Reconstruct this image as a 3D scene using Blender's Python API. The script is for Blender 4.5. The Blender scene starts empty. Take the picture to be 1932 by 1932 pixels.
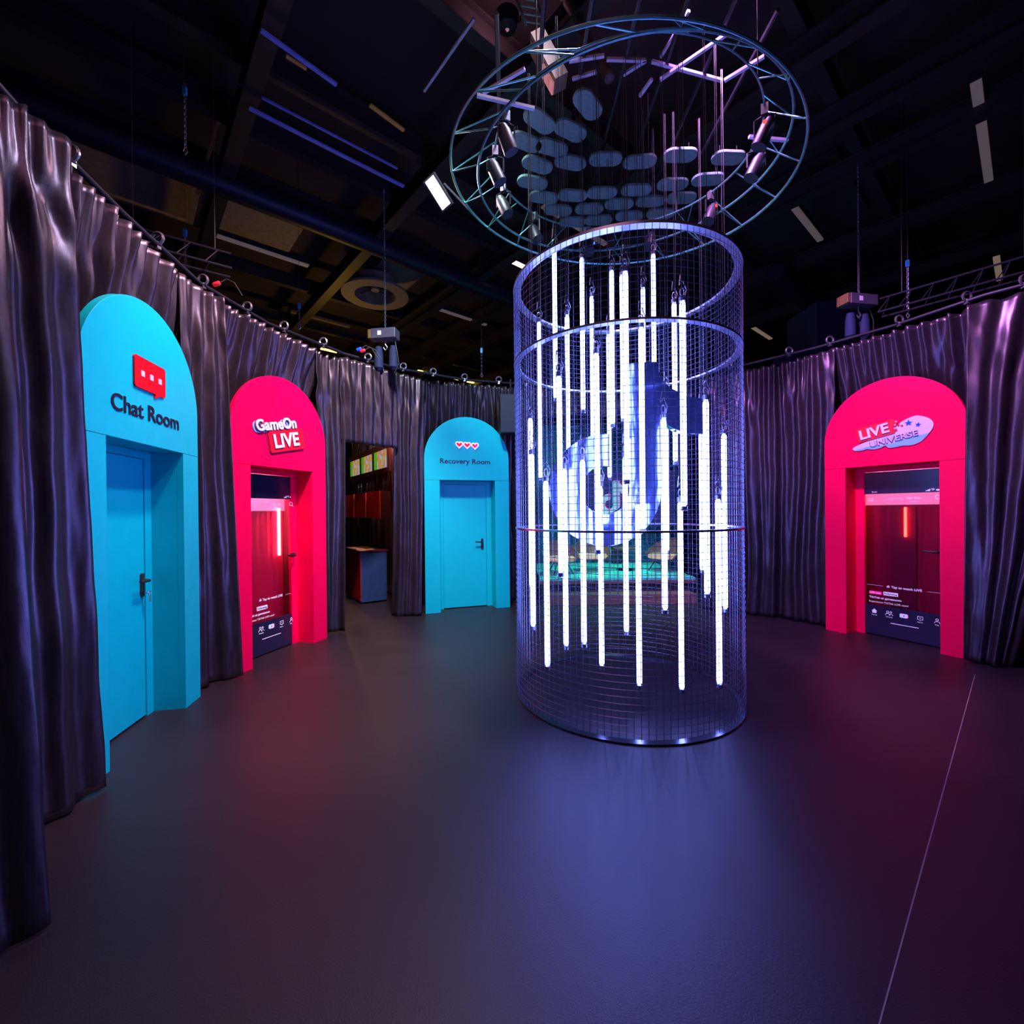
import bpy, bmesh, math, random
from mathutils import Vector, Matrix, noise
PI = math.pi
sc = bpy.context.scene
COL = sc.collection
R = math.radians

# ---------------------------------------------------------------- camera
cam_d = bpy.data.cameras.new('camera'); cam = bpy.data.objects.new('camera', cam_d); COL.objects.link(cam)
cam_d.sensor_width = 36; cam_d.sensor_fit = 'HORIZONTAL'; cam_d.lens = 845.1 / 1932 * 36
cam_d.clip_start = .05; cam_d.clip_end = 200
EYE = 1.605
cam.matrix_world = Matrix.Translation((0, 0, EYE)) @ Matrix.Rotation(R(90 - .18), 4, 'X') @ Matrix.Rotation(R(-.554), 4, 'Z')
sc.camera = cam

# ---------------------------------------------------------------- world, exposure
w = bpy.data.worlds.new('world'); sc.world = w; w.use_nodes = True
w.node_tree.nodes['Background'].inputs[0].default_value = (.25, .18, .6, 1)
w.node_tree.nodes['Background'].inputs[1].default_value = .0016
vs = sc.view_settings
vs.view_transform = 'Standard'; vs.look = 'None'; vs.gamma = 1; vs.exposure = 0; vs.use_curve_mapping = False

def lamp(kind, name, loc, energy, color, aim=None, parent=None, **kw):
    d = bpy.data.lights.new(name, kind); d.energy = energy; d.color = color
    for k, v in kw.items(): setattr(d, k, v)
    o = bpy.data.objects.new(name, d); COL.objects.link(o); o.location = loc
    if aim is not None:
        o.rotation_euler = (Vector(aim) - Vector(loc)).to_track_quat('-Z', 'Y').to_euler()
    if parent: o.parent = parent
    return o

# added ambient, haze and ochre fills; gantry spots, side room and stage lamps
TUBE_COL = (.70, .85, 3.6); TUBE_K = 5.4
lamp('AREA', 'ambient_fill', (-.6, .6, 6.3), 42, (1, .38, .58), aim=(-.6, 1.2, 0), shape='RECTANGLE', size=2.6, size_y=2.6)  # unseen fill added for the pink ambient light
SPOTS = [((.55, 3.45, 6.15), (-2.6, 3.25, 1.5), 640, (.80, .72, 1)), ((-.7, 3.45, 6.15), (-2.5, 5.05, 1.7), 1450, (1, .55, .62)),
         ((-.62, 3.75, 6.15), (-.75, 7.2, 1.6), 1000, (.75, .95, 1)), ((1.35, 3.6, 6.15), (4.45, 5.25, 1.7), 1800, (1, .4, 1.25))]
SPOT_LAMPS = [lamp('SPOT', 'gantry_lamp', a, e, c, aim=b, spot_size=R(74), spot_blend=.6, shadow_soft_size=.16) for a, b, e, c in SPOTS]
lamp('AREA', 'side_room_lamp', (-2.2, 7.9, 3.3), 26, (1, .5, .36), aim=(-2.7, 8.4, 1.2), shape='DISK', size=.5)
lamp('AREA', 'stage_lamp', (1.9, 8.9, 3.4), 34, (.05, 1, .8), aim=(1.9, 8.8, .4), shape='RECTANGLE', size=2.2, size_y=1.0, spread=R(80))
lamp('POINT', 'haze_fill', (.0, 4.5, 6.58), 9, (1, .42, .55), shadow_soft_size=.05)  # fill added to give the ceiling its pink haze
lamp('POINT', 'ochre_fill', (-4.6, 11.4, 4.2), 70, (1, .55, .08), shadow_soft_size=.2)  # unseen warm fill added for the ochre cast on the ceiling

# ---------------------------------------------------------------- materials
def mat(name, col, rough=.5, metal=0, emit=None, k=0, trans=0, ior=1.45, spec=.5, sheen=0, coat=0):
    m = bpy.data.materials.new(name); m.use_nodes = True; b = m.node_tree.nodes['Principled BSDF']
    b.inputs['Base Color'].default_value = (*col, 1); b.inputs['Roughness'].default_value = rough
    b.inputs['Metallic'].default_value = metal; b.inputs['IOR'].default_value = ior
    b.inputs['Specular IOR Level'].default_value = spec
    if trans: b.inputs['Transmission Weight'].default_value = trans
    if sheen: b.inputs['Sheen Weight'].default_value = sheen
    if coat: b.inputs['Coat Weight'].default_value = coat
    if emit: b.inputs['Emission Color'].default_value = (*emit, 1); b.inputs['Emission Strength'].default_value = k
    return m
def tex(m, scale=30, lo=.85, hi=1.15, bump=0, bscale=200, stretch=(1, 1, 1), rough_var=0):
    """object-space mottling of the base colour and a fine bump"""
    nt = m.node_tree; N = nt.nodes; L = nt.links; b = N['Principled BSDF']
    tc = N.new('ShaderNodeTexCoord'); mp = N.new('ShaderNodeMapping'); mp.inputs['Scale'].default_value = stretch
    L.new(tc.outputs['Object'], mp.inputs['Vector'])
    n = N.new('ShaderNodeTexNoise'); n.inputs['Scale'].default_value = scale; n.inputs['Detail'].default_value = 5
    L.new(mp.outputs[0], n.inputs['Vector'])
    mr = N.new('ShaderNodeMapRange'); mr.inputs['From Min'].default_value = .3; mr.inputs['From Max'].default_value = .7
    mr.inputs['To Min'].default_value = lo; mr.inputs['To Max'].default_value = hi
    L.new(n.outputs['Fac'], mr.inputs['Value'])
    mx = N.new('ShaderNodeMix'); mx.data_type = 'RGBA'; mx.blend_type = 'MULTIPLY'; mx.inputs[0].default_value = 1
    mx.inputs[6].default_value = b.inputs['Base Color'].default_value
    L.new(mr.outputs[0], mx.inputs[7]); L.new(mx.outputs[2], b.inputs['Base Color'])
    if rough_var:
        m2 = N.new('ShaderNodeMapRange'); r0 = b.inputs['Roughness'].default_value
        m2.inputs['To Min'].default_value = r0 - rough_var; m2.inputs['To Max'].default_value = r0 + rough_var
        L.new(n.outputs['Fac'], m2.inputs['Value']); L.new(m2.outputs[0], b.inputs['Roughness'])
    if bump:
        n2 = N.new('ShaderNodeTexNoise'); n2.inputs['Scale'].default_value = bscale; L.new(mp.outputs[0], n2.inputs['Vector'])
        bp = N.new('ShaderNodeBump'); bp.inputs['Strength'].default_value = bump; bp.inputs['Distance'].default_value = .004
        L.new(n2.outputs['Fac'], bp.inputs['Height']); L.new(bp.outputs[0], b.inputs['Normal'])
    return m

M = {}
M['floor'] = tex(mat('dark_vinyl_floor', (.016, .0095, .0145), .45, spec=.62), 1.6, .86, 1.14, .25, 160, rough_var=.06)
M['ceiling'] = tex(mat('black_ceiling', (.04, .028, .036), .9), 3)
M['hallwall'] = tex(mat('hall_wall', (.03, .03, .04), .9), 2)
M['seam'] = mat('floor_seam', (.30, .27, .25), .6)
M['beam'] = tex(mat('beam_steel', (.04, .034, .04), .5, .3), 5)
M['cyan'] = tex(mat('cyan_paint', (.0, .56, .62), .45, spec=.3), 8, .97, 1.03)
M['pink'] = tex(mat('red_pink_paint', (1, .0, .078), .5, spec=.10), 8, .97, 1.03)
M['darkgap'] = mat('shadow_gap', (.004, .004, .006), .9)
M['satin'] = tex(mat('black_satin', (.082, .066, .086), .34, .80), 60, .8, 1.2, .12, 500, (1, 1, .15))
M['satin2'] = tex(mat('black_drape_inner', (.16, .10, .11), .55, .4), 60, .8, 1.2)
M['redlit'] = tex(mat('red_lit_curtain', (.45, .01, .015), .6, .1), 40)  # red stands in for pink light on part of the curtain
M['wire'] = tex(mat('wire_steel', (.20, .23, .32), .36, .85), 40)
M['ring'] = tex(mat('ring_steel', (.55, .56, .66), .28, .8), 20)
M['basering'] = mat('base_ring_steel', (.16, .17, .21), .16, .9)
M['tube'] = mat('led_tube_glow', (.9, .9, .9), .4, emit=TUBE_COL, k=TUBE_K)
M['cap'] = mat('tube_cap', (.25, .27, .35), .25, .7)
M['cable'] = mat('black_cable', (.03, .03, .035), .5)
M['clamp'] = tex(mat('zinc_clamp', (.45, .45, .5), .3, .9), 30)
M['mirror'] = tex(mat('blue_mirror', (.30, .42, .86), .10, .95), 20, .9, 1.1, .55, 9, (1, 1, .25))
M['truss'] = tex(mat('truss_alu', (.18, .46, .46), .35, .85), 10)
M['batten'] = tex(mat('batten_paint', (.45, .42, .6), .5, .1), 10)
M['pad'] = tex(mat('pad_felt', (.11, .21, .20), .7), 25)
M['black'] = tex(mat('matte_black', (.02, .02, .024), .5), 20)
M['blackmetal'] = tex(mat('black_metal', (.016, .016, .024), .45, .3), 20)
M['hoist'] = tex(mat('hoist_body', (.10, .09, .14), .45, .3), 20)
M['bag'] = tex(mat('bag_cloth', (.008, .02, .07), .8), 30)
M['sticker'] = mat('white_sticker', (.75, .75, .8), .5)
M['wood'] = tex(mat('plywood_end', (.16, .09, .03), .6), 10)
M['chain'] = mat('chain_steel', (.25, .25, .32), .35, .9)
M['strap_blue'] = mat('blue_tape', (.02, .3, .6), .5)
M['red_dot'] = mat('red_led', (.3, .0, .0), .4, emit=(1, .04, .01), k=3)
M['blue_dot'] = mat('blue_led', (.0, .05, .3), .4, emit=(.05, .15, 1), k=2.5)
M['orange_dot'] = mat('orange_led', (.3, .1, .0), .4, emit=(1, .25, .03), k=1.2)
M['flood'] = mat('flood_face', (.9, .9, .9), .4, emit=(1, .62, .66), k=9)
M['strip_off'] = tex(mat('strip_diffuser', (.2, .16, .19), .4, emit=(.34, .25, .27), k=.2), 60)  # faint painted glow on strips that are switched off
M['strip_dim'] = tex(mat('strip_diffuser_warm', (.6, .5, .45), .4, emit=(.5, .36, .26), k=.3), 60)
M['strip_on'] = mat('strip_lit', (.9, .8, .6), .4, emit=(1, .62, .12), k=5)
M['strip_pink'] = mat('strip_pink', (.9, .8, .8), .4, emit=(1, .62, .6), k=2.5)
M['vent'] = tex(mat('vent_paint', (.30, .24, .18), .6), 12)
M['column'] = tex(mat('column_paint', (.035, .04, .11), .8), 4)
M['speaker'] = tex(mat('speaker_cloth', (.018, .02, .04), .6), 100, .7, 1.3)
M['letter_dark'] = mat('dark_lettering', (.006, .008, .035), .45)
M['white'] = mat('white_print', (.85, .83, .95), .45)
M['softwhite'] = mat('screen_white', (.8, .76, .9), .5, emit=(.62, .55, .8), k=.35)
M['dimwhite'] = mat('screen_grey', (.6, .5, .65), .5, emit=(.5, .38, .55), k=.22)
M['lilac'] = mat('lilac_print', (.72, .66, .88), .45)
M['skyblue'] = mat('sky_print', (.22, .62, .85), .45)
M['signred'] = mat('sign_red', (.95, .004, .03), .4)
M['bubble'] = mat('bubble_red', (.78, .002, .014), .35)
M['purple'] = mat('sign_shadow', (.10, .03, .16), .5)
M['starblue'] = mat('star_blue', (.005, .06, .62), .45)
M['magenta'] = mat('magenta_print', (.95, .01, .28), .45, emit=(1, .01, .3), k=.3)
M['teal'] = mat('teal_print', (.05, .8, .72), .45, emit=(.04, .75, .66), k=.5)
M['navy'] = tex(mat('navy_glass_print', (.018, .017, .05), .22, spec=.5), 4)
M['neon'] = mat('neon_pink', (.9, .5, .7), .4, emit=(1, .30, .62), k=5)
M['neonred'] = mat('heart_red', (.85, .0, .02), .4, emit=(1, .0, .015), k=.8)
M['keysteel'] = mat('key_steel', (.6, .6, .65), .25, .9)
M['frost'] = mat('frosted_glass', (.85, .45, .66), .36, trans=1.0, ior=1.05, spec=.5)
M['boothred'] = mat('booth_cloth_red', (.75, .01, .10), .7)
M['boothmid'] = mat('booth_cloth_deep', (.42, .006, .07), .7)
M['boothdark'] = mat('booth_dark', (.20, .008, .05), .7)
M['boothpale'] = mat('booth_pale', (.8, .45, .6), .6, emit=(.85, .42, .62), k=.75)
M['redtube'] = mat('booth_tube_red', (.9, .3, .2), .4, emit=(1, .07, .03), k=12)
M['whitetube'] = mat('booth_tube_white', (.9, .6, .6), .4, emit=(1, .55, .45), k=14)
M['kiosk_red'] = tex(mat('kiosk_red', (.42, .008, .006), .45), 10)
M['kiosk_blue'] = tex(mat('kiosk_blue', (.015, .05, .17), .5), 10)
M['box_red'] = tex(mat('box_red', (.85, .04, .02), .5), 30)
M['paper'] = mat('paper', (.8, .62, .5), .6)
M['bottle'] = mat('dark_bottle', (.02, .015, .02), .08, spec=.8)
M['shelf'] = mat('shelf_dark_red', (.09, .01, .02), .5)
M['tealcurtain'] = tex(mat('teal_backdrop', (.015, .30, .34), .6), 30)
M['stage'] = tex(mat('stage_top', (.12, .75, .62), .30), 6)
M['stepbrown'] = tex(mat('step_brown', (.20, .10, .07), .5), 12, stretch=(1, 1, 12))
M['screen_navy'] = mat('screen_navy', (.01, .01, .06), .3, emit=(.02, .025, .14), k=.9)
M['copper'] = tex(mat('copper_shell', (.26, .10, .06), .45, .2), 20)
M['seatlit'] = mat('pale_seat_glow', (.6, .32, .2), .5, emit=(1, .5, .28), k=.35)  # pale seat, with a painted glow for the light on it
M['chairleg'] = mat('dark_leg', (.02, .02, .025), .4)
M['lampcase'] = tex(mat('lamp_case', (.20, .12, .08), .5), 12)
M['pinkpanel'] = mat('pink_panel', (.5, .2, .2), .5, emit=(1, .36, .36), k=.35)
M['pole'] = tex(mat('brown_pole', (.10, .065, .06), .5), 6)

def screen_material():
    m = mat('game_poster', (.02, .02, .02), .3); nt = m.node_tree; N = nt.nodes; L = nt.links; b = N['Principled BSDF']
    tc = N.new('ShaderNodeTexCoord'); v = N.new('ShaderNodeTexVoronoi'); v.inputs['Scale'].default_value = 14
    L.new(tc.outputs['Object'], v.inputs['Vector'])
    cr = N.new('ShaderNodeValToRGB'); e = cr.color_ramp.elements
    e[0].position = 0; e[0].color = (.75, .35, .05, 1); e[1].position = 1; e[1].color = (.05, .12, .5, 1)
    for p_, c in ((.25, (.45, .62, .75, 1)), (.5, (.8, .28, .18, 1)), (.72, (.75, .45, .1, 1))):
        x = e.new(p_); x.color = c
    sp = N.new('ShaderNodeSeparateColor'); L.new(v.outputs['Color'], sp.inputs[0]); L.new(sp.outputs[0], cr.inputs[0])
    cr.color_ramp.interpolation = 'CONSTANT'
    L.new(cr.outputs[0], b.inputs['Emission Color']); b.inputs['Emission Strength'].default_value = .55
    return m
M['poster'] = screen_material()
M['postergreen'] = mat('poster_green', (.1, .5, .02), .4, emit=(.12, .55, .02), k=.45)

# ---------------------------------------------------------------- mesh helpers
def link(name, bm, m, parent=None, smooth=False, bevel=0):
    me = bpy.data.meshes.new(name); bmesh.ops.recalc_face_normals(bm, faces=bm.faces); bm.to_mesh(me); bm.free()
    me.materials.append(M[m] if isinstance(m, str) else m)
    if smooth:
        for p_ in me.polygons: p_.use_smooth = True
        try: me.set_sharp_from_angle(angle=R(40))
        except Exception: pass
    o = bpy.data.objects.new(name, me); COL.objects.link(o)
    if parent: o.parent = parent
    if bevel:
        b = o.modifiers.new('bevel', 'BEVEL'); b.width = bevel; b.segments = 2; b.limit_method = 'ANGLE'
    return o
def empty(name, loc=(0, 0, 0), rz=0):
    o = bpy.data.objects.new(name, None); COL.objects.link(o); o.location = loc; o.rotation_euler = (0, 0, rz); o.empty_display_size = .1
    return o
def tag(o, label=None, cat=None, group=None, kind=None):
    if label: o['label'] = label
    if cat: o['category'] = cat
    if group: o['group'] = group
    if kind: o['kind'] = kind
    return o
def box(bm, x0, x1, y0, y1, z0, z1, mtx=None):
    vs_ = [bm.verts.new(Vector((x, y, z)) if mtx is None else mtx @ Vector((x, y, z))) for x in (x0, x1) for y in (y0, y1) for z in (z0, z1)]
    for f in ((0, 1, 3, 2), (4, 6, 7, 5), (0, 4, 5, 1), (2, 3, 7, 6), (0, 2, 6, 4), (1, 5, 7, 3)):
        bm.faces.new([vs_[i] for i in f])
def boxm(*a, **k):
    bm = bmesh.new(); box(bm, *a, **k); return bm
def tube(bm, pts, r, seg=8, closed=False, caps=True, rz=None):
    """round bar along points"""
    pts = [Vector(q) for q in pts]; n = len(pts); rings = []
    prev = None
    for i, q in enumerate(pts):
        if closed: t = (pts[(i + 1) % n] - pts[i - 1])
        else: t = pts[min(i + 1, n - 1)] - pts[max(i - 1, 0)]
        t.normalize()
        if prev is None:
            a = Vector((0, 0, 1)) if abs(t.z) < .9 else Vector((1, 0, 0)); u = t.cross(a).normalized()
        else:
            u = (prev - t * prev.dot(t)).normalized()
        prev = u; v = t.cross(u)
        rr = r[i] if isinstance(r, (list, tuple)) else r
        rings.append([bm.verts.new(q + (u * math.cos(2 * PI * j / seg) + v * math.sin(2 * PI * j / seg)) * rr) for j in range(seg)])
    for i in range(n if closed else n - 1):
        a, b = rings[i], rings[(i + 1) % n]
        for j in range(seg): bm.faces.new((a[j], a[(j + 1) % seg], b[(j + 1) % seg], b[j]))
    if caps and not closed: bm.faces.new(rings[0][::-1]); bm.faces.new(rings[-1])
def tubem(pts, r, seg=8, **k):
    bm = bmesh.new(); tube(bm, pts, r, seg, **k); return bm
def lathe(bm, prof, seg=24, c=(0, 0), closed=False, mtx=None):
    rings = []
    for r_, z_ in prof:
        ring = []
        for j in range(seg):
            v = Vector((c[0] + r_ * math.cos(2 * PI * j / seg), c[1] + r_ * math.sin(2 * PI * j / seg), z_))
            ring.append(bm.verts.new(mtx @ v if mtx else v))
        rings.append(ring)
    for i in range(len(rings) if closed else len(rings) - 1):
        a, b = rings[i], rings[(i + 1) % len(rings)]
        for j in range(seg): bm.faces.new((a[j], a[(j + 1) % seg], b[(j + 1) % seg], b[j]))
    if not closed:
        bm.faces.new(rings[0][::-1]); bm.faces.new(rings[-1])
def plate(bm, pts, y0, y1):
    """2-D outline (u,z) extruded between depths y0 (front) and y1"""
    a = [bm.verts.new((u, y0, z)) for u, z in pts]; b = [bm.verts.new((u, y1, z)) for u, z in pts]; n = len(pts)
    bm.faces.new(a); bm.faces.new(b[::-1])
    for i in range(n): bm.faces.new((a[i], b[i], b[(i + 1) % n], a[(i + 1) % n]))
def platem(pts, y0, y1):
    bm = bmesh.new(); plate(bm, pts, y0, y1); return bm
def rrect(u0, u1, z0, z1, r, n=5):
    o = []
    for cx, cz, a0 in ((u1 - r, z0 + r, -90), (u1 - r, z1 - r, 0), (u0 + r, z1 - r, 90), (u0 + r, z0 + r, 180)):
        for i in range(n + 1):
            a = R(a0 + 90 * i / n); o.append((cx + r * math.cos(a), cz + r * math.sin(a)))
    return o
def disc(cu, cz, r, n=20): return [(cu + r * math.cos(2 * PI * i / n), cz + r * math.sin(2 * PI * i / n)) for i in range(n)]
def spline(pts, k=6):
    o = []; n = len(pts)
    for i in range(n):
        p0, p1, p2, p3 = [Vector(pts[(i + j - 1) % n]) for j in range(4)]
        for j in range(k):
            t = j / k
            q = .5 * ((2 * p1) + (p2 - p0) * t + (2 * p0 - 5 * p1 + 4 * p2 - p3) * t * t + (3 * p1 - p0 - 3 * p2 + p3) * t ** 3)
            o.append((q.x, q.y))
    return o
_tc = {}
def text_data(s, bold):
    if (s, bold) in _tc: return _tc[(s, bold)]
    c = bpy.data.curves.new('t', 'FONT'); c.body = s; c.size = 1; c.offset = bold; c.resolution_u = 4
    o = bpy.data.objects.new('t', c); COL.objects.link(o)
    dg = bpy.context.evaluated_depsgraph_get(); me = bpy.data.meshes.new_from_object(o.evaluated_get(dg))
    vv = [(v.co.x, v.co.y) for v in me.vertices]; ff = [tuple(p_.vertices) for p_ in me.polygons]
    bpy.data.objects.remove(o); bpy.data.curves.remove(c); bpy.data.meshes.remove(me)
    _tc[(s, bold)] = (vv, ff); return vv, ff
def text(name, s, m, parent, u, z, width, height, y, ext=.004, ang=0, bold=.02, ref=None):
    """lettering whose baseline starts at (u,z); height = cap height (of ref glyphs)"""
    vv, ff = text_data(s, bold); rv, _ = text_data(ref or 'E', bold)
    x0 = min(v[0] for v in vv); x1 = max(v[0] for v in vv); ch = max(v[1] for v in rv)
    sx = width / (x1 - x0); sz = height / ch; ca, sa = math.cos(ang), math.sin(ang)
    bm = bmesh.new(); P = []
    for yy in (y - ext, y):
        P.append([bm.verts.new((u + (v[0] - x0) * sx * ca - v[1] * sz * sa, yy, z + (v[0] - x0) * sx * sa + v[1] * sz * ca)) for v in vv])
    edges = {}
    for f in ff:
        bm.faces.new([P[0][i] for i in f])
        for i in range(len(f)):
            e = (f[i], f[(i + 1) % len(f)]); k = tuple(sorted(e)); edges[k] = edges.get(k, 0) + 1
    for (a, b), n in edges.items():
        if n == 1:
            try: bm.faces.new((P[0][a], P[1][a], P[1][b], P[0][b]))
            except ValueError: pass
    for v in P[1]:
        if not v.link_faces: bm.verts.remove(v)
    me = bpy.data.meshes.new(name); bm.to_mesh(me); bm.free(); me.materials.append(M[m])
    o = bpy.data.objects.new(name, me); COL.objects.link(o)
    if parent: o.parent = parent
    return o

# ---------------------------------------------------------------- the hall
bm = bmesh.new(); box(bm, -16, 18, -6, 22, -.12, 0); tag(link('floor', bm, 'floor'), kind='structure')
bm = bmesh.new(); box(bm, -16, 18, -6, 22, 7.1, 7.25); tag(link('ceiling', bm, 'ceiling'), kind='structure')
for n_, a in (('wall_left', (-16.2, -16, -6, 22)), ('wall_right', (18, 18.2, -6, 22)), ('wall_back', (-16.2, 18.2, 22, 22.2)), ('wall_front', (-16.2, 18.2, -6.2, -6))):
    tag(link(n_, boxm(*a, 0, 7.1), 'hallwall'), kind='structure')
# the joint between two lengths of floor covering
a, b = Vector((4.36, 4.23, 0)), Vector((1.13, 1.39, 0)); d = (b - a).normalized(); nrm = Vector((-d.y, d.x, 0)) * .0022
bm = bmesh.new(); q0, q1 = a - d * .05, b + d * 3
box(bm, 0, (q1 - q0).length, -.0022, .0022, 0, .0012, Matrix.Translation(q0) @ Matrix.Rotation(math.atan2(d.y, d.x), 4, 'Z'))
tag(link('trim_1', bm, 'seam'), kind='structure')
# ceiling grid: two families of beams square to one another, turned to the room
D1 = Vector((.757, .653, 0)); D2 = Vector((-.653, .757, 0)); GA = math.atan2(D1.y, D1.x)
tn = 2
def beam(along, at, lo, hi, z0=6.5, wd=.07, h_=.28, m='beam'):
    global tn
    d, c = (D1, D2) if along == 1 else (D2, D1)
    mtx = Matrix.Translation(c * at) @ Matrix.Rotation(math.atan2(d.y, d.x), 4, 'Z')
    b_ = bmesh.new(); box(b_, lo, hi, -wd, wd, z0, z0 + .02, mtx); box(b_, lo, hi, -.01, .01, z0 + .021, z0 + h_ - .02, mtx); box(b_, lo, hi, -wd, wd, z0 + h_ - .019, z0 + h_, mtx)
    tag(link('trim_%d' % tn, b_, m), kind='structure'); tn += 1
for a_ in (-.6, 1.55, 3.75, 5.55, 6.55, 7.7, 10.5, 12.6): beam(1, a_, -6, 16, 6.5)
for a_ in (-1.1, 1.1, 3.3, 5.42, 6.62, 7.75, 9.9, 12.1): beam(2, a_, -4, 16, 6.22, .09, .26)
# acoustic boards in the ceiling
def ceil_board(x0, x1, y0, y1, m='vent'):
    global tn
    mtx = Matrix.Rotation(GA, 4, 'Z')
    tag(link('trim_%d' % tn, boxm(x0, x1, y0, y1, 6.98, 7.05, mtx=mtx), m), kind='structure'); tn += 1
ceil_board(-.9, 1.0, 8.9, 10.2); ceil_board(1.2, 2.6, 8.9, 10.2); ceil_board(4.2, 5.2, 8.6, 10.3); ceil_board(3.4, 5.0, 12.9, 13.9); ceil_board(8.2, 10.2, 1.9, 3.6, 'hallwall'); ceil_board(13.0, 15.5, .5, 2.6, 'hallwall')

def strip(d1a, d1b, d2, m, label, z=6.38, wd=.055):
    L_ = d1b - d1a; c = D1 * ((d1a + d1b) / 2) + D2 * d2
    t = empty('strip_light', (c.x, c.y, z), GA); tag(t, label, 'ceiling light', 'strip lights in rows under the ceiling')
    link('housing', boxm(-L_ / 2, L_ / 2, -wd, wd, .03, .12), 'black', t)
    link('diffuser', boxm(-L_ / 2 + .02, L_ / 2 - .02, -wd + .008, wd - .008, 0, .029), m, t)
strip(1.05, 2.75, 9.16, 'strip_off', 'unlit pale strip light highest above the blue arch')
strip(5.45, 7.1, 9.16, 'strip_off', 'unlit pale strip light just right of the round ceiling vent')
strip(7.55, 9.25, 13.6, 'strip_on', 'glowing warm strip light over the curtain by the blue arch with hearts')
strip(4.35, 4.85, 13.55, 'strip_on', 'short glowing warm strip light above the curtain right of the left pink arch')
strip(9.6, 10.1, 13.6, 'strip_on', 'tiny glowing warm strip light end nearest the mesh cylinder')
strip(5.55, 6.1, 6.5, 'strip_pink', 'pinkish lit strip light tucked against the left top rim of the mesh cylinder')
strip(12.45, 13.9, 4.8, 'strip_dim', 'small dim strip light right of the mesh cylinder')
strip(12.7, 14.1, .42, 'strip_dim', 'dim warm strip light above the curtain at far right')
strip(7.3, 9.7, .39, 'strip_off', 'long unlit strip light high in the upper right corner')
strip(5.0, 6.8, 5.0, 'strip_off', 'unlit strip light seen through the top of the mesh cylinder')
strip(8.1, 9.5, 2.45, 'strip_off', 'unlit strip light right of the round truss')
# round ceiling vent
t = empty('ceiling_vent', (-3.0, 10.0, 6.42)); tag(t, 'round ochre ceiling vent with a dark spoked fan opening', 'vent')
bm = bmesh.new(); lathe(bm, [(.44, .0), (.72, .0), (.72, .05), (.46, .06), (.46, .35), (.44, .35)], 48, closed=True); link('rim', bm, 'vent', t, True)
bm = bmesh.new(); lathe(bm, [(.44, .34), (.44, .36)], 32); link('duct_back', bm, 'black', t)
for k in range(8):
    a = k * PI / 4 + .3; link('blade', tubem([(.05 * math.cos(a), .05 * math.sin(a), .16), (.43 * math.cos(a), .43 * math.sin(a), .16)], .014, 6), 'beam', t)
bm = bmesh.new(); lathe(bm, [(.09, .12), (.09, .22)], 16); link('hub', bm, 'vent', t)
# duct running below the ceiling
def gp(a, b, z): v = D1 * a + D2 * b; return (v.x, v.y, z)
M['duct'] = tex(mat('duct_skin', (.012, .014, .04), .45, .4), 5)
for lab, pts in (('dark blue round air duct crossing below the ceiling left of the vent', [gp(-1, 7.35, 6.2), gp(3.2, 7.35, 6.2), gp(8.5, 7.35, 6.2)]),
                 ('dark blue air duct sloping down right of the round truss', [gp(9.2, 3.1, 6.0), gp(13.4, 3.1, 6.0)])):
    bm = bmesh.new(); tube(bm, pts, .17, 20); tag(link('air_duct', bm, 'duct', None, True), lab, 'duct')
t = empty('concrete_column', (6.75, 9.6, 0)); tag(t, 'broad dark navy column rising behind the curtain right of the mesh cylinder', 'column')
link('shaft', boxm(-.52, .52, -.5, .5, 0, 5.8), 'column', t); link('casing', boxm(-.95, -.53, -.3, .3, 0, 4.9), 'column', t)

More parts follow.
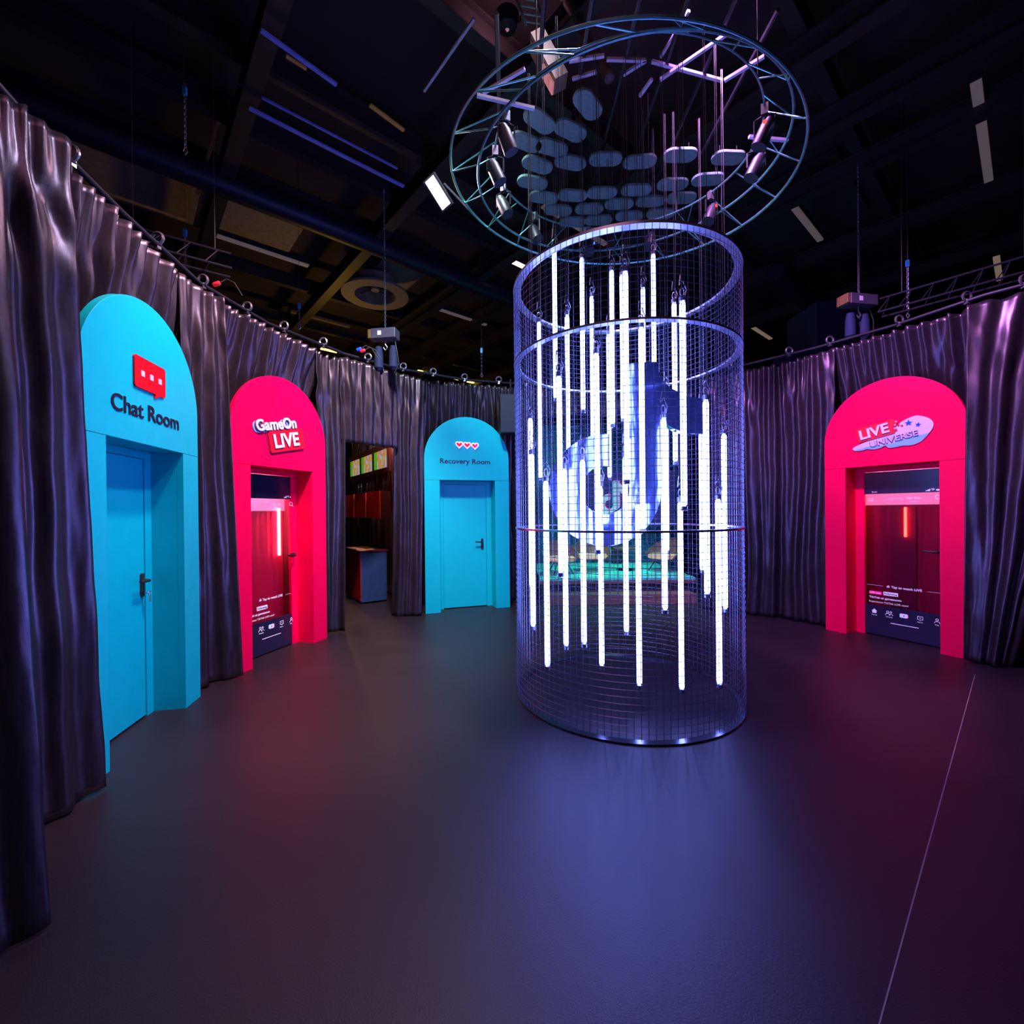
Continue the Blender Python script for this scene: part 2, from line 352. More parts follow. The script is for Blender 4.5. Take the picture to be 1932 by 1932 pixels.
# ---------------------------------------------------------------- drapes
def resample(pts, n):
    pts = [Vector((a[0], a[1])) for a in pts]; L_ = [0]
    for i in range(1, len(pts)): L_.append(L_[-1] + (pts[i] - pts[i - 1]).length)
    out = []
    for k in range(n):
        s = L_[-1] * k / (n - 1); i = 1
        while i < len(L_) - 1 and L_[i] < s: i += 1
        f = (s - L_[i - 1]) / max(L_[i] - L_[i - 1], 1e-6); out.append(pts[i - 1].lerp(pts[i], f))
    return out, L_[-1]
def drape(name, label, top, bot, z0=.015, z1=3.7, seed=0, m='satin', amp=.062, fold=(.05, .12), cat='curtain', z1b=None, group=None, step=.014, edge=1):
    rnd = random.Random(seed); _, La = resample(top, 5); _, Lb = resample(bot, 5); L_ = (La + Lb) / 2
    n = max(12, int(L_ / step)); T, _ = resample(top, n); B, _ = resample(bot, n)
    def knots(lo, hi, am):
        k = [(-.3, am)]; sg = -1
        while k[-1][0] < L_ + .3:
            k.append((k[-1][0] + rnd.uniform(lo, hi), sg * am * rnd.uniform(.45, 1.25))); sg = -sg
        return k
    K1 = knots(fold[0], fold[1], amp); K2 = knots(fold[0] * .6, fold[1] * .62, amp * .55); K3 = knots(fold[0] * 1.5, fold[1] * 1.9, amp * 1.1)
    def ev(K, s):
        s = min(max(s, K[0][0]), K[-1][0] - 1e-4); lo, hi = 0, len(K) - 1
        while hi - lo > 1:
            mid = (lo + hi) // 2
            if K[mid][0] <= s: lo = mid
            else: hi = mid
        f = (s - K[lo][0]) / (K[hi][0] - K[lo][0]); f = .5 - .5 * math.cos(PI * f); return K[lo][1] * (1 - f) + K[hi][1] * f
    nz = max(10, int((z1 - z0) / .055)); bm = bmesh.new(); grid = []
    for iz in range(nz + 1):
        tz = iz / nz; row = []
        for i in range(n):
            p_ = B[i].lerp(T[i], tz); s = L_ * i / (n - 1)
            i0, i1 = max(i - 2, 0), min(i + 2, n - 1); tg = (B[i1].lerp(T[i1], tz) - B[i0].lerp(T[i0], tz)).normalized(); nr = Vector((-tg.y, tg.x))
            zz1 = z1 if z1b is None else z1 + (z1b - z1) * i / (n - 1)
            z = z0 + (zz1 - z0) * tz; dt = zz1 - z
            s2 = s + .07 * noise.noise((s * 1.3, z * .55, seed * 3.1)) + .012 * noise.noise((s * 6, z * 2.2, seed + 7.))
            wt = max(0, 1 - dt / .75) ** 1.2; wb = min(1, max(0, (dt - .6) / 2.4)) * .55
            dsp = ev(K1, s2) * (1 - wt * .65) * (1 - wb) + ev(K2, s + .05 * dt * noise.noise((s * 3, 0, seed))) * wt * 1.3 + ev(K3, s2) * wb
            # slanting creases below the pinned top
            dsp *= min(1, .25 + s / .16, .25 + (L_ - s) / .16)
            cr = noise.noise((s * 9 + z * 3.5, z * 1.5, seed + 20.)) * .030 * max(0, 1 - abs(dt - .45) / .7)
            dsp += cr + .004 * noise.noise((s * 30, z * 5, seed + 40.)) + .015 * noise.noise((s * 4, z * 2.5, seed + 50.))
            if dt < .02: z -= .016 * (.5 + .5 * math.sin(s * 42 + seed)) + .01 * noise.noise((s * 9, 0, seed))
            row.append(bm.verts.new((p_.x - nr.x * dsp, p_.y - nr.y * dsp, z)))
        grid.append(row)
    for a, b in zip(grid, grid[1:]):
        for i in range(n - 1): bm.faces.new((a[i], a[i + 1], b[i + 1], b[i]))
    me = bpy.data.meshes.new(name); bm.to_mesh(me); bm.free(); me.materials.append(M[m])
    for p_ in me.polygons: p_.use_smooth = True
    o = bpy.data.objects.new(name, me); COL.objects.link(o)
    sd = o.modifiers.new('thickness', 'SOLIDIFY'); sd.thickness = .003
    tag(o, label, cat, group); return o

PORT = {'chat': ((-2.6156, 3.2431), 100.93), 'game': ((-2.5616, 5.0459), 74.37), 'reco': ((-.7072, 7.2241), 18.11), 'univ': ((4.4357, 5.2713), -62.31)}
def P(n, u, d):
    (x, y), th = PORT[n]; th = R(th); return (x + u * math.cos(th) - d * math.sin(th), y + u * math.sin(th) + d * math.cos(th))
drape('curtain', 'black satin curtain nearest at the left edge, its hem reaching furthest forward', [(-2.55, .35), (-2.5, 1.5), (-2.33, 2.04)], [(-2.05, .3), (-1.93, 1.2), (-1.81, 1.74)], seed=3, amp=.065, fold=(.07, .15))
drape('curtain', 'black satin curtain just left of the blue arch with the speech bubble', [(-2.62, 1.75), (-2.50, 2.2), P('chat', -.76, -.03)], [(-2.5, 1.8), (-2.43, 2.2), P('chat', -.66, -.10)], seed=5, amp=.035, fold=(.05, .12))
drape('curtain', 'black satin curtain rising behind the top of the speech bubble arch', [P('chat', -.72, .12), P('chat', 0, .13), P('chat', .78, .13)], [P('chat', -.72, .66), P('chat', 0, .7), P('chat', .74, .66)], seed=8)
drape('curtain', 'black satin curtain between the speech bubble arch and the left pink arch', [P('chat', .68, .12), (-2.84, 4.1), (-2.82, 4.3), P('game', -.735, .0)], [P('chat', .72, .12), (-2.86, 4.02), (-2.82, 4.27), P('game', -.655, -.09)], seed=11, amp=.045)
drape('curtain', 'black satin curtain rising behind the top of the left pink arch', [P('game', -.72, .12), P('game', 0, .13), P('game', .80, .12)], [P('game', -.7, 1.1), P('game', 0, 1.1), P('game', .6, 1.1)], seed=14)
drape('curtain', 'black satin curtain between the left pink arch and the side room opening', [P('game', .69, .12), (-2.42, 5.98), (-2.24, 6.08)], [P('game', .73, .08), (-2.44, 5.96), (-2.24, 5.97)], seed=17, amp=.045)
drape('curtain', 'short black satin curtain hanging above the side room opening', [(-2.28, 6.0), (-2.0, 6.32), (-1.7, 6.72)], [(-2.28, 6.03), (-2.0, 6.34), (-1.7, 6.72)], z0=2.55, seed=20, amp=.035, step=.010)
drape('curtain', 'black satin curtain left of the blue arch with neon hearts', [(-1.72, 6.70), (-1.5, 6.92), P('reco', -.66, .08)], [(-1.86, 6.86), (-1.66, 6.83), (-1.405, 6.88)], seed=23, amp=.045)
drape('curtain', 'black satin curtain behind the arch with neon hearts and on towards the stage', [P('reco', -.72, .12), P('reco', 0, .13), P('reco', .8, .14), (.42, 7.7)], [P('reco', -.72, .7), P('reco', 0, .7), P('reco', .76, .5), (.42, 7.78)], seed=26)
drape('curtain', 'short black satin curtain spanning the top of the stage opening', [(.40, 7.74), (1.7, 7.6), (3.1, 7.1)], [(.40, 7.74), (1.7, 7.6), (3.1, 7.1)], z0=3.2, seed=29)
drape('curtain', 'black satin curtain between the mesh cylinder and the right pink arch', [(3.0, 7.12), (3.5, 6.8), (3.9, 6.45), (4.15, 6.05), P('univ', -.62, .12)], [(3.0, 7.12), (3.48, 6.77), (3.88, 6.52), (4.17, 6.10), P('univ', -.70, .09)], seed=32, amp=.04)
drape('curtain', 'black satin curtain rising behind the top of the right pink arch', [P('univ', -.66, .12), P('univ', 0, .13), P('univ', .7, .12)], [P('univ', -.6, 1.1), P('univ', 0, 1.1), P('univ', .6, 1.1)], seed=35)
drape('curtain', 'black satin curtain right of the right pink arch, overlapping its edge', [P('univ', .69, -.03), P('univ', .82, .03), (5.1, 4.35), (5.5, 3.9)], [P('univ', .665, -.09), P('univ', .78, -.08), (4.84, 4.42), (4.97, 4.45)], seed=38, amp=.04)

# curtain rails with their clamps
def rail(label, pts, z=3.76, hooks=()):
    t = empty('curtain_rail', (pts[0][0], pts[0][1], 0)); tag(t, label, 'curtain rail')
    o = Vector((pts[0][0], pts[0][1], 0)); link('pipe', tubem([Vector((*p_, z)) - o for p_ in pts], .02, 10), 'blackmetal', t, True)
    for f in hooks:
        T, _ = resample(pts, 101); q = T[int(f * 100)]; q = Vector((q.x, q.y, z)) - o
        bm = bmesh.new(); ring = [(q.x + .045 * math.cos(a), q.y, q.z + .05 + .045 * math.sin(a)) for a in [2 * PI * i / 14 for i in range(14)]]
        tube(bm, ring, .012, 6, closed=True); box(bm, q.x - .015, q.x + .015, q.y - .02, q.y + .02, q.z - .03, q.z + .02)
        link('clamp', bm, 'clamp', t, True)
rail('black curtain rail over the speech bubble arch and left pink arch', [(-2.45, 1.9), (-2.6, 2.4), P('chat', 0, .15), (-2.9, 4.2), P('game', 0, .2), (-2.28, 6.06)], hooks=(.05, .2, .4, .55, .68, .8, .93))
rail('black curtain rail over the side room opening and neon heart arch', [(-2.28, 6.08), (-1.7, 6.75), P('reco', 0, .15), (.42, 7.72)], hooks=(.12, .3, .45, .62, .8, .95))
rail('black curtain rail over the right pink arch', [(3.0, 7.08), (3.5, 6.76), (4.12, 6.05), P('univ', 0, .14), P('univ', .8, .05), (5.4, 3.9)], hooks=(.1, .3, .42, .6, .75, .85))

# ---------------------------------------------------------------- arched portals
WO, WI, HO, HA = .6945, .454, 2.10, 3.119
def handle(par, u, z, mirrored=1, y=0, key=False, mt='black', plate_=True):
    h = link('door_handle', platem(rrect(u - .021, u + .021, z - .13, z + .055, .02), y - .012, y) if plate_ else platem(rrect(u - .03, u + .05, z - .022, z + .022, .01), y - .012, y), mt, par)
    bm = bmesh.new(); tube(bm, [(u, y - .01, z), (u, y - .055, z), (u - .02 * mirrored, y - .066, z), (u - .13 * mirrored, y - .066, z + .004)], [.012, .012, .012, .010], 10)
    link('lever', bm, mt, h, True)
    return h
def portal(key, colour, label, door='solid', leaf=(-.362, .362), handed=.325):
    (x, y), th = PORT[key]; t = empty('arched_door_portal', (x, y, 0), R(th)); tag(t, label, 'door portal')
    cr = HA - WO; pts = [(-WO, HO + .002), (WO, HO + .002)] + [(WO * math.cos(a), cr + WO * math.sin(a)) for a in [PI * i / 48 for i in range(49)]]
    link('arch_panel', platem(pts, 0, .05), colour, t, bevel=.002)
    link('lintel', boxm(-WI - .03, WI + .03, .0505, .275, HO + .003, HO + .03), colour, t)
    for s in (-1, 1): 
        link('side_panel', boxm(*sorted((s * WI, s * WO)), 0, .05, 0, HO - .001), colour, t, bevel=.002)
        link('jamb', boxm(*sorted((s * WI, s * (WI + .03))), .0505, .275, 0, HO), colour, t)
    bm = bmesh.new(); l0, l1 = leaf
    if l0 > -WI + .01: box(bm, -WI + .001, l0 - .004, .236, .275, 0, HO)
    if l1 < WI - .01: box(bm, l1 + .004, WI - .001, .236, .275, 0, HO)
    box(bm, l0 - .004, l1 + .004, .236, .275, 2.044, HO); link('door_frame', bm, colour, t)
    link('shadow_gap', boxm(l0 - .03, l1 + .03, .262, .268, .004, 2.05) if door == 'solid' else boxm(l0 - .02, l1 + .02, .262, .268, .002, .012), 'darkgap', t)
    if door == 'solid':
        d = link('door', boxm(l0, l1, .243, .261, .014, 2.040), colour, t, bevel=.001)
        h = handle(d, handed, 1.085, 1, .243)
        return t, d, h
    d = link('door', boxm(l0, l1, .243, .259, .382, 1.768), 'frost', t)
    link('top_band', boxm(l0, l1, .241, .260, 1.7685, 2.040), 'navy', d)
    link('bottom_band', boxm(l0, l1, .241, .260, .016, .3815), 'navy', d)
    h = handle(d, .375, 1.09, 1, .243, mt='blackmetal', plate_=False)
    return t, d, h
t, d, h = portal('chat', 'cyan', 'large blue arched door portal reading Chat Room under a red speech bubble')
bm = bmesh.new(); tube(bm, [(.328, .23, .985), (.328, .195, .985)], .006, 8); tube(bm, [(.328 + .016 * math.cos(a), .19, .985 + .016 * math.sin(a)) for a in [2 * PI * i / 12 for i in range(12)]], .003, 6, closed=True)
plate(bm, rrect(.322, .342, .915, .968, .006), .186, .189); link('key', bm, 'keysteel', h)
text('lettering', 'Chat Room', 'letter_dark', t, -.408, 2.280, .791, .110, 0, .006, bold=.012, ref='C')
bub = rrect(-.187, .182, 2.485, 2.705, .022)
i = 0; bub = bub[:0] + [(.182 - .022, 2.485)] + bub[1:]
bub = [(.048, 2.452), (.112, 2.485)] + rrect(-.187, .182, 2.485, 2.705, .022)[0:] + []
# tail joins the lower edge
rr = rrect(-.187, .182, 2.485, 2.705, .022); bub = rr + [(.055, 2.485), (.048, 2.455), (.12, 2.485)]
sb = link('speech_bubble', platem(bub, -.014, -.0005), 'bubble', t); tag(sb, 'red speech bubble plate with three white squares')
for u in (-.100, .003, .106): link('white_square', boxm(u - .02, u + .02, -.017, -.0141, 2.572, 2.612), 'lilac', sb)

t, d, h = portal('reco', 'cyan', 'smaller blue arched door portal reading Recovery Room under three neon hearts', handed=.289)
text('lettering', 'Recovery Room', 'letter_dark', t, -.446, 2.366, .820, .078, 0, .004, bold=.015, ref='R')
def heart(cu, cz, s, n=36):
    o = []
    for k in range(n):
        a = 2 * PI * k / n; xx = 16 * math.sin(a) ** 3; yy = 13 * math.cos(a) - 5 * math.cos(2 * a) - 2 * math.cos(3 * a) - math.cos(4 * a)
        o.append((cu + xx / 17 * s, cz + yy / 17 * s))
    return o
for k, (cu, cz) in enumerate(((-.140, 2.664), (-.012, 2.659), (.117, 2.652))):
    H = heart(cu, cz + .004, .058)
    hh = link('neon_heart', tubem([(a_, -.03, b_) for a_, b_ in H], .0055, 8, closed=True), 'neon', t, True)
    fill = heart(cu, cz + .004, .044)
    link('heart_back', platem(heart(cu, cz + .004, .064), -.012, -.0005), 'magenta', hh)
    if k < 2: link('heart_fill', platem(fill, -.022, -.0125), 'neonred', hh)
    else:
        half = [q for q in fill if q[0] <= cu + .001]; half = sorted(half, key=lambda q: math.atan2(q[1] - cz, q[0] - cu - .0) % (2 * PI)) if 0 else [q for q in fill if q[0] <= cu + .0005]
        hf = [(cu, cz - .04)] + [q for q in fill[18:] if q[0] < cu] + [(cu, cz + .018)]
        link('heart_fill', platem(hf, -.022, -.0125), 'neonred', hh)

def app_print(d, full, y=.2405):
    """the phone interface printed on the glass doors"""
    W = lambda nm, s, u, z, wd, hh, m='softwhite', b=.02, ref=None: text(nm, s, m, d, u, z, wd, hh, y, .002, bold=b, ref=ref)
    g = bmesh.new()
    for k in range(4): box(g, .253 + k * .011, .261 + k * .011, y - .002, y, 1.782, 1.790 + k * .006)
    link('signal_bars', g, 'softwhite', d)
    g = bmesh.new()
    for rr_ in (.010, .018, .026):
        pts = [(.318 + rr_ * math.cos(a), y - .001, 1.783 + rr_ * math.sin(a)) for a in [R(50 + 80 * i / 8) for i in range(9)]]; tube(g, pts, .0022, 5)
    link('wifi_mark', g, 'softwhite', d)
    link('battery_mark', platem(rrect(.346, .384, 1.785, 1.802, .004), y - .002, y), 'softwhite', d)
    W('tab_text', 'Following', -.110, 1.694, .152, .024, 'dimwhite'); W('tab_text', 'For You', .078, 1.696, .128, .025)
    link('tab_underline', boxm(.112, .166, y - .002, y, 1.662, 1.668), 'softwhite', d)
    g = bmesh.new(); tube(g, [(.362 + .022 * math.cos(a), y - .003, 1.712 + .022 * math.sin(a)) for a in [2 * PI * i / 20 for i in range(20)]], .004, 6, closed=True)
    tube(g, [(.378, y - .003, 1.696), (.394, y - .003, 1.680)], .004, 6); link('search_icon', g, 'softwhite', d)
    if full:
        W('clock_text', '9:41', -.275, 1.784, .055, .018, 'dimwhite')
        g = bmesh.new(); tube(g, [(a_, y - .002, b_) for a_, b_ in rrect(-.307, -.260, 1.676, 1.716, .008)], .002, 5, closed=True)
        link('live_icon', g, 'softwhite', d); W('live_icon_text', 'LIVE', -.300, 1.686, .034, .018)
        link('divider_line', boxm(-.334, -.161, y - .002, y, .628, .631), 'dimwhite', d)
    link('divider_line', boxm(.26, leaf_r[full], y - .002, y, .624, .627), 'dimwhite', d)
    g = bmesh.new()
    for k, hh in enumerate((.012, .022, .03, .018)): box(g, -.126 + k * .008, -.121 + k * .008, y - .002, y, .618, .618 + hh)
    link('bars_icon', g, 'softwhite', d)
    W('tap_text', 'Tap to watch LIVE', -.08, .616, .294, .026)
    if full:
        link('live_tag', platem(rrect(-.31, -.176, .515, .555, .006), y - .002, y), 'magenta', d); text('live_tag_text', 'LIVE now', 'softwhite', d, -.300, .527, .112, .018, y - .002, .001)
    link('following_tag', platem(rrect(-.160, -.013, .518, .562, .006), y - .002, y), 'softwhite', d)
    text('following_tag_text', 'Following', 'letter_dark', d, -.150, .530, .127, .020, y - .002, .001)
    W('headline_text', 'TikTok at gamescom', -.31, .466, .33, .024); W('subline_text', 'Experience TikTok LIVE now!', -.31, .414, .396, .021, b=.0)
    # bottom bar
    yb = y - .0005
    g = bmesh.new(); plate(g, [(-.285, .305), (-.227, .305), (-.256, .334)], yb - .002, yb); box(g, -.277, -.235, yb - .002, yb, .28, .3048); link('home_icon', g, 'softwhite', d)
    def person(u, s=1):
        tube(g, [(u + .012 * s * math.cos(a), yb - .002, .318 + .012 * s * math.sin(a)) for a in [2 * PI * i / 14 for i in range(14)]], .0025, 5, closed=True)
        tube(g, [(u + .024 * s * math.cos(a), yb - .002, .278 + .022 * s * math.sin(a)) for a in [PI * i / 10 for i in range(11)]], .0025, 5)
    g = bmesh.new(); person(-.117); person(-.085, .8); link('friends_icon', g, 'softwhite', d)
    for dx, m_ in ((-.006, 'teal'), (.006, 'magenta'), (0, 'softwhite')):
        link('plus_button', platem(rrect(.043 - .036 + dx, .043 + .036 + dx, .277, .325, .012), yb - (.003 if dx == 0 else .0015), yb), m_, d)
    g = bmesh.new(); box(g, .034, .052, yb - .004, yb - .003, .2995, .3035); box(g, .041, .045, yb - .0045, yb - .003, .292, .311); link('plus_mark', g, 'letter_dark', d)
    g = bmesh.new(); tube(g, [(a_, yb - .002, b_) for a_, b_ in ((.172, .288), (.172, .325), (.220, .325), (.220, .288), (.204, .288), (.196, .278), (.188, .288))], .003, 5, closed=True)
    box(g, .187, .205, yb - .003, yb, .304, .309); link('inbox_icon', g, 'softwhite', d)
    g = bmesh.new(); person(.347); link('profile_icon', g, 'softwhite', d)
    for s, u, wd in (('Home', -.283, .054), ('Friends', -.132, .062), ('Inbox', .17, .05), ('Me', .33, .032)): W('menu_text', s, u, .252, wd, .013, b=.0)
    link('home_bar', platem(rrect(-.091, .182, .183, .190, .003), yb - .002, yb), 'softwhite', d)
leaf_r = {True: .40, False: .35}

t, d, h = portal('univ', 'pink', 'right pink arched door portal reading LIVE UNIVERSE, with a glass door', 'glass', (-.352, .40))
app_print(d, True)
S = link('sign_cloud', platem(spline([(-.368, 2.332), (-.34, 2.355), (-.30, 2.372), (-.235, 2.398), (-.16, 2.43), (-.02, 2.47), (.06, 2.52), (.13, 2.582), (.20, 2.615), (.265, 2.628), (.33, 2.606), (.385, 2.566), (.412, 2.515), (.405, 2.465), (.379, 2.42), (.34, 2.368), (.29, 2.325), (.215, 2.303), (.137, 2.308), (.085, 2.300), (.01, 2.300), (-.028, 2.326), (-.08, 2.308), (-.15, 2.300), (-.216, 2.312), (-.26, 2.302), (-.31, 2.300), (-.35, 2.312)]), -.012, -.0005), 'lilac', t)
tag(S, 'lilac cloud shaped sign plate reading LIVE UNIVERSE')
link('sky_band', platem([(-.34, 2.318), (-.27, 2.322), (-.213, 2.342), (-.13, 2.342), (-.048, 2.333), (.04, 2.350), (.13, 2.376), (.22, 2.396), (.30, 2.404), (.374, 2.417), (.338, 2.371), (.289, 2.330), (.215, 2.308), (.137, 2.313), (.085, 2.305), (.01, 2.305), (-.028, 2.331), (-.08, 2.313), (-.15, 2.305), (-.216, 2.317), (-.26, 2.307), (-.31, 2.305)], -.0145, -.0121), 'skyblue', S)
plq = [(-.322, 2.566), (-.33, 2.555), (-.297, 2.408), (-.285, 2.398), (.070, 2.463), (.066, 2.483), (.092, 2.488), (.086, 2.512), (.062, 2.507), (.056, 2.533), (.078, 2.538), (.072, 2.565), (.092, 2.570), (.088, 2.596), (.05, 2.628)]
LB = link('live_plaque', platem(plq, -.024, -.0125), 'signred', S)
g = bmesh.new()
for u, z in ((.092, 2.540), (.125, 2.528), (.105, 2.578)): box(g, u, u + .020, -.02, -.0125, z, z + .018)
link('pixel_square', g, 'signred', S)
g = bmesh.new()
for u, z in ((.062, 2.512), (.068, 2.548), (.078, 2.585)): box(g, u, u + .016, -.027, -.0245, z, z + .014)
link('pixel_notch', g, 'lilac', S)
text('live_lettering', 'LIVE', 'purple', LB, -.272, 2.424, .30, .112, -.0245, .006, ang=.195, bold=.03)
text('live_lettering', 'LIVE', 'white', LB, -.268, 2.430, .30, .112, -.031, .004, ang=.195, bold=.03)
text('universe_lettering', 'UNIVERSE', 'purple', S, -.174, 2.326, .462, .064, -.0148, .008, ang=.165, bold=.022)
text('universe_lettering', 'UNIVERSE', 'lilac', S, -.168, 2.331, .462, .064, -.0230, .004, ang=.165, bold=.015)
def star(cu, cz, r, rot=0): return [(cu + (r if k % 2 == 0 else r * .42) * math.sin(rot + PI * k / 5), cz + (r if k % 2 == 0 else r * .42) * math.cos(rot + PI * k / 5)) for k in range(10)]
link('blue_star', platem(star(.195, 2.556, .038), -.0145, -.0121), 'starblue', S); link('blue_star', platem(star(.281, 2.523, .030, .2), -.0145, -.0121), 'starblue', S)

t, d, h = portal('game', 'pink', 'left pink arched door portal reading GameOn LIVE, with a glass door', 'glass', (-.352, .355))
app_print(d, False)
ga = .228
GP = link('live_plaque', platem([(-.238, 2.445), (-.200, 2.270), (-.186, 2.256), (.300, 2.366), (.312, 2.375), (.268, 2.584), (.24, 2.601), (-.226, 2.49)], -.018, -.0005), 'signred', t)
tag(GP, 'red plate reading LIVE with a thin dark outline')
g = bmesh.new(); tube(g, [(-.252, -.004, 2.455), (-.209, -.004, 2.262), (-.198, -.004, 2.248), (-.18, -.004, 2.244), (.29, -.004, 2.350)], .0035, 6); link('outline', g, 'purple', GP)
text('live_lettering', 'LIVE', 'purple', GP, -.152, 2.309, .378, .148, -.0185, .006, ang=ga, bold=.03)
text('live_lettering', 'LIVE', 'white', GP, -.149, 2.315, .378, .148, -.025, .004, ang=ga, bold=.03)
for off, yy, m_ in (((-.022, -.022), -.0006, 'skyblue'), ((-.007, -.009), -.010, 'purple'), ((0, 0), -.020, 'white')):
    text('gameon_lettering', 'GameOn', m_, t, -.392 + off[0], 2.462 + off[1], .580, .118, yy, .009, ang=ga, bold=.03, ref='G')
g = bmesh.new()
for u, z in ((.281, 2.590), (.344, 2.541), (.289, 2.486), (.352, 2.459)):
    box(g, u - .012, u + .012, -.006, -.0005, z - .012, z - .008); box(g, u - .012, u - .008, -.008, -.0005, z - .0079, z + .016)
link('pixel_mark', g, 'purple', t)

# the small rooms behind the two glass doors
def booth(key, pale, tube_m, tu, tz0, tz1, ty, label, power, colr, dark_u):
    (x, y), th = PORT[key]; t = empty('booth', (x, y, 0), R(th)); tag(t, label, 'booth')
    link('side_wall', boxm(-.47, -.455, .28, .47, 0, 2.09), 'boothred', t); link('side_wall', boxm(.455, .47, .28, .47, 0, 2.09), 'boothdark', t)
    bmk = bmesh.new(); n = 40; ra = []; rb = []
    for k in range(n + 1):
        u = -.454 + .908 * k / n; yy = .44 + .012 * math.sin(k * 1.9) + .008 * math.sin(k * .7)
        ra.append(bmk.verts.new((u, yy, .02))); rb.append(bmk.verts.new((u, yy, 1.62)))
    for k in range(n): bmk.faces.new((ra[k], ra[k + 1], rb[k + 1], rb[k]))
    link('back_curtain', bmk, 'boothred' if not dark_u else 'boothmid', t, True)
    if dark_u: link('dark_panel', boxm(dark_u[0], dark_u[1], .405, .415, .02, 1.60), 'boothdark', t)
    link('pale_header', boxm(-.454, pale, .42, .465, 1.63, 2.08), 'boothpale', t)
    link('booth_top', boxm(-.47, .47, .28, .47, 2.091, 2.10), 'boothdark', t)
    link('light_tube', tubem([(tu, ty, tz0), (tu, ty, tz1)], .013, 10), tube_m, t, True)
    lamp('AREA', 'booth_lamp', (0, .36, 2.07), power, colr, parent=t, shape='RECTANGLE', size=.6, size_y=.1)
booth('univ', .454, 'redtube', .010, 1.24, 1.60, .38, 'red lit booth with a short red light tube behind the right glass door', 5, (1, .2, .5), (-.16, .10))
booth('game', .454, 'whitetube', .32, 1.09, 1.66, .38, 'pink lit booth with a long white light tube behind the left glass door', 14, (1, .4, .5), None)

# ---------------------------------------------------------------- mesh cylinder
CX, CY, CR = .990, 3.981, .957
t = empty('mesh_cylinder', (CX, CY, 0)); tag(t, 'tall cylinder of square steel wire mesh standing on the floor around the hanging tubes', 'installation')
ZS = [.03, 1.451, 2.896, 3.545]
for k in range(3):
    z0, z1 = ZS[k], ZS[k + 1]; bm = bmesh.new(); nr_ = round((z1 - z0) / .0497); NA = 120
    for i in range(1, nr_):
        z = z0 + (z1 - z0) * i / nr_; tube(bm, [(CR * math.cos(2 * PI * j / NA), CR * math.sin(2 * PI * j / NA), z) for j in range(NA)], .0023, 4, closed=True)
    for j in range(NA):
        a = 2 * PI * (j + .5) / NA; tube(bm, [((CR - .0046) * math.cos(a), (CR - .0046) * math.sin(a), z0), ((CR - .0046) * math.cos(a), (CR - .0046) * math.sin(a), z1)], .0023, 4, caps=False)
    link('wire_mesh', bm, 'wire', t)
for z, h_, w_ in ((3.545, .010, .062), (2.896, .008, .050), (1.451, .008, .045), (.0, .014, .055)):
    bm = bmesh.new(); lathe(bm, [(CR - w_, z - (h_ if z > .1 else 0)), (CR + .004, z - (h_ if z > .1 else 0)), (CR + .004, z + h_), (CR - w_, z + h_)], 120, closed=True)
    link('flat_ring', bm, 'ring' if z > .1 else 'basering', t, True)

# hanging LED tubes: (x pixel, top, bottom, distance) measured from the photograph
TUBES = [(1018, 609, 901, 4.30), (1047, 471, 751, 4.36), (1056, 711, 1080, 3.36), (1066.5, 885, 1218, 3.74), (1071, 595, 880, 4.36),
         (1099, 488, 773, 4.36), (1117.5, 560, 826, 4.62), (1126.5, 668, 1037, 3.36), (1100.5, 868, 1214, 3.58), (1134, 918, 1255, 3.70),
         (1155, 511, 800, 4.30), (1149, 632, 901, 4.60), (1181, 514, 905, 3.22), (1174, 520, 790, 4.62), (1180.5, 863, 1191, 3.80),
         (1214.5, 544, 840, 4.15), (1211, 619, 998, 3.30), (1205, 952, 1292, 3.62), (1233.5, 481, 766, 4.36), (1273, 572, 871, 4.18),
         (1289, 569, 955, 3.25), (1285, 947, 1299, 3.52), (1253, 789, 1150, 3.44), (1258, 742, 1038, 4.20), (1333, 755, 1120, 3.42),
         (1323.5, 783, 1075, 4.25), (1367, 819, 1148, 3.78), (1356, 942, 1290, 3.56), (1002, 790, 1108, 4.02), (1004.5, 857, 1181, 3.80),
         (1031.5, 908, 1256, 3.60)]
TUBES.sort()
ORD = 'first second third fourth fifth sixth seventh eighth ninth tenth eleventh twelfth thirteenth fourteenth fifteenth sixteenth seventeenth eighteenth nineteenth twentieth'.split()
def nth(k, n):
    if k == 0: return 'leftmost'
    if k == n - 1: return 'rightmost'
    return ORD[k] + ' from the left' if k < n / 2 else ORD[n - 1 - k] + ' from the right'
def world(px, py, Y): return ((px - 966 + (py - 966) * .00967) / 845.1 * Y, Y, EYE - (py - 966 - (px - 966) * -.00967 * -1) / 845.1 * Y)
def unproj(px, py, Y):
    a, b = px - 966, py - 966; c, s = math.cos(R(-.554)), math.sin(R(-.554)); u = a * c + b * s; v = -a * s + b * c
    p_ = R(-.18); X, F, Z = u / 845.1, math.cos(p_) + v / 845.1 * math.sin(p_), math.sin(p_) - v / 845.1 * math.cos(p_)
    k = Y / F; return Vector((X * k, Y, EYE + Z * k))
first = None
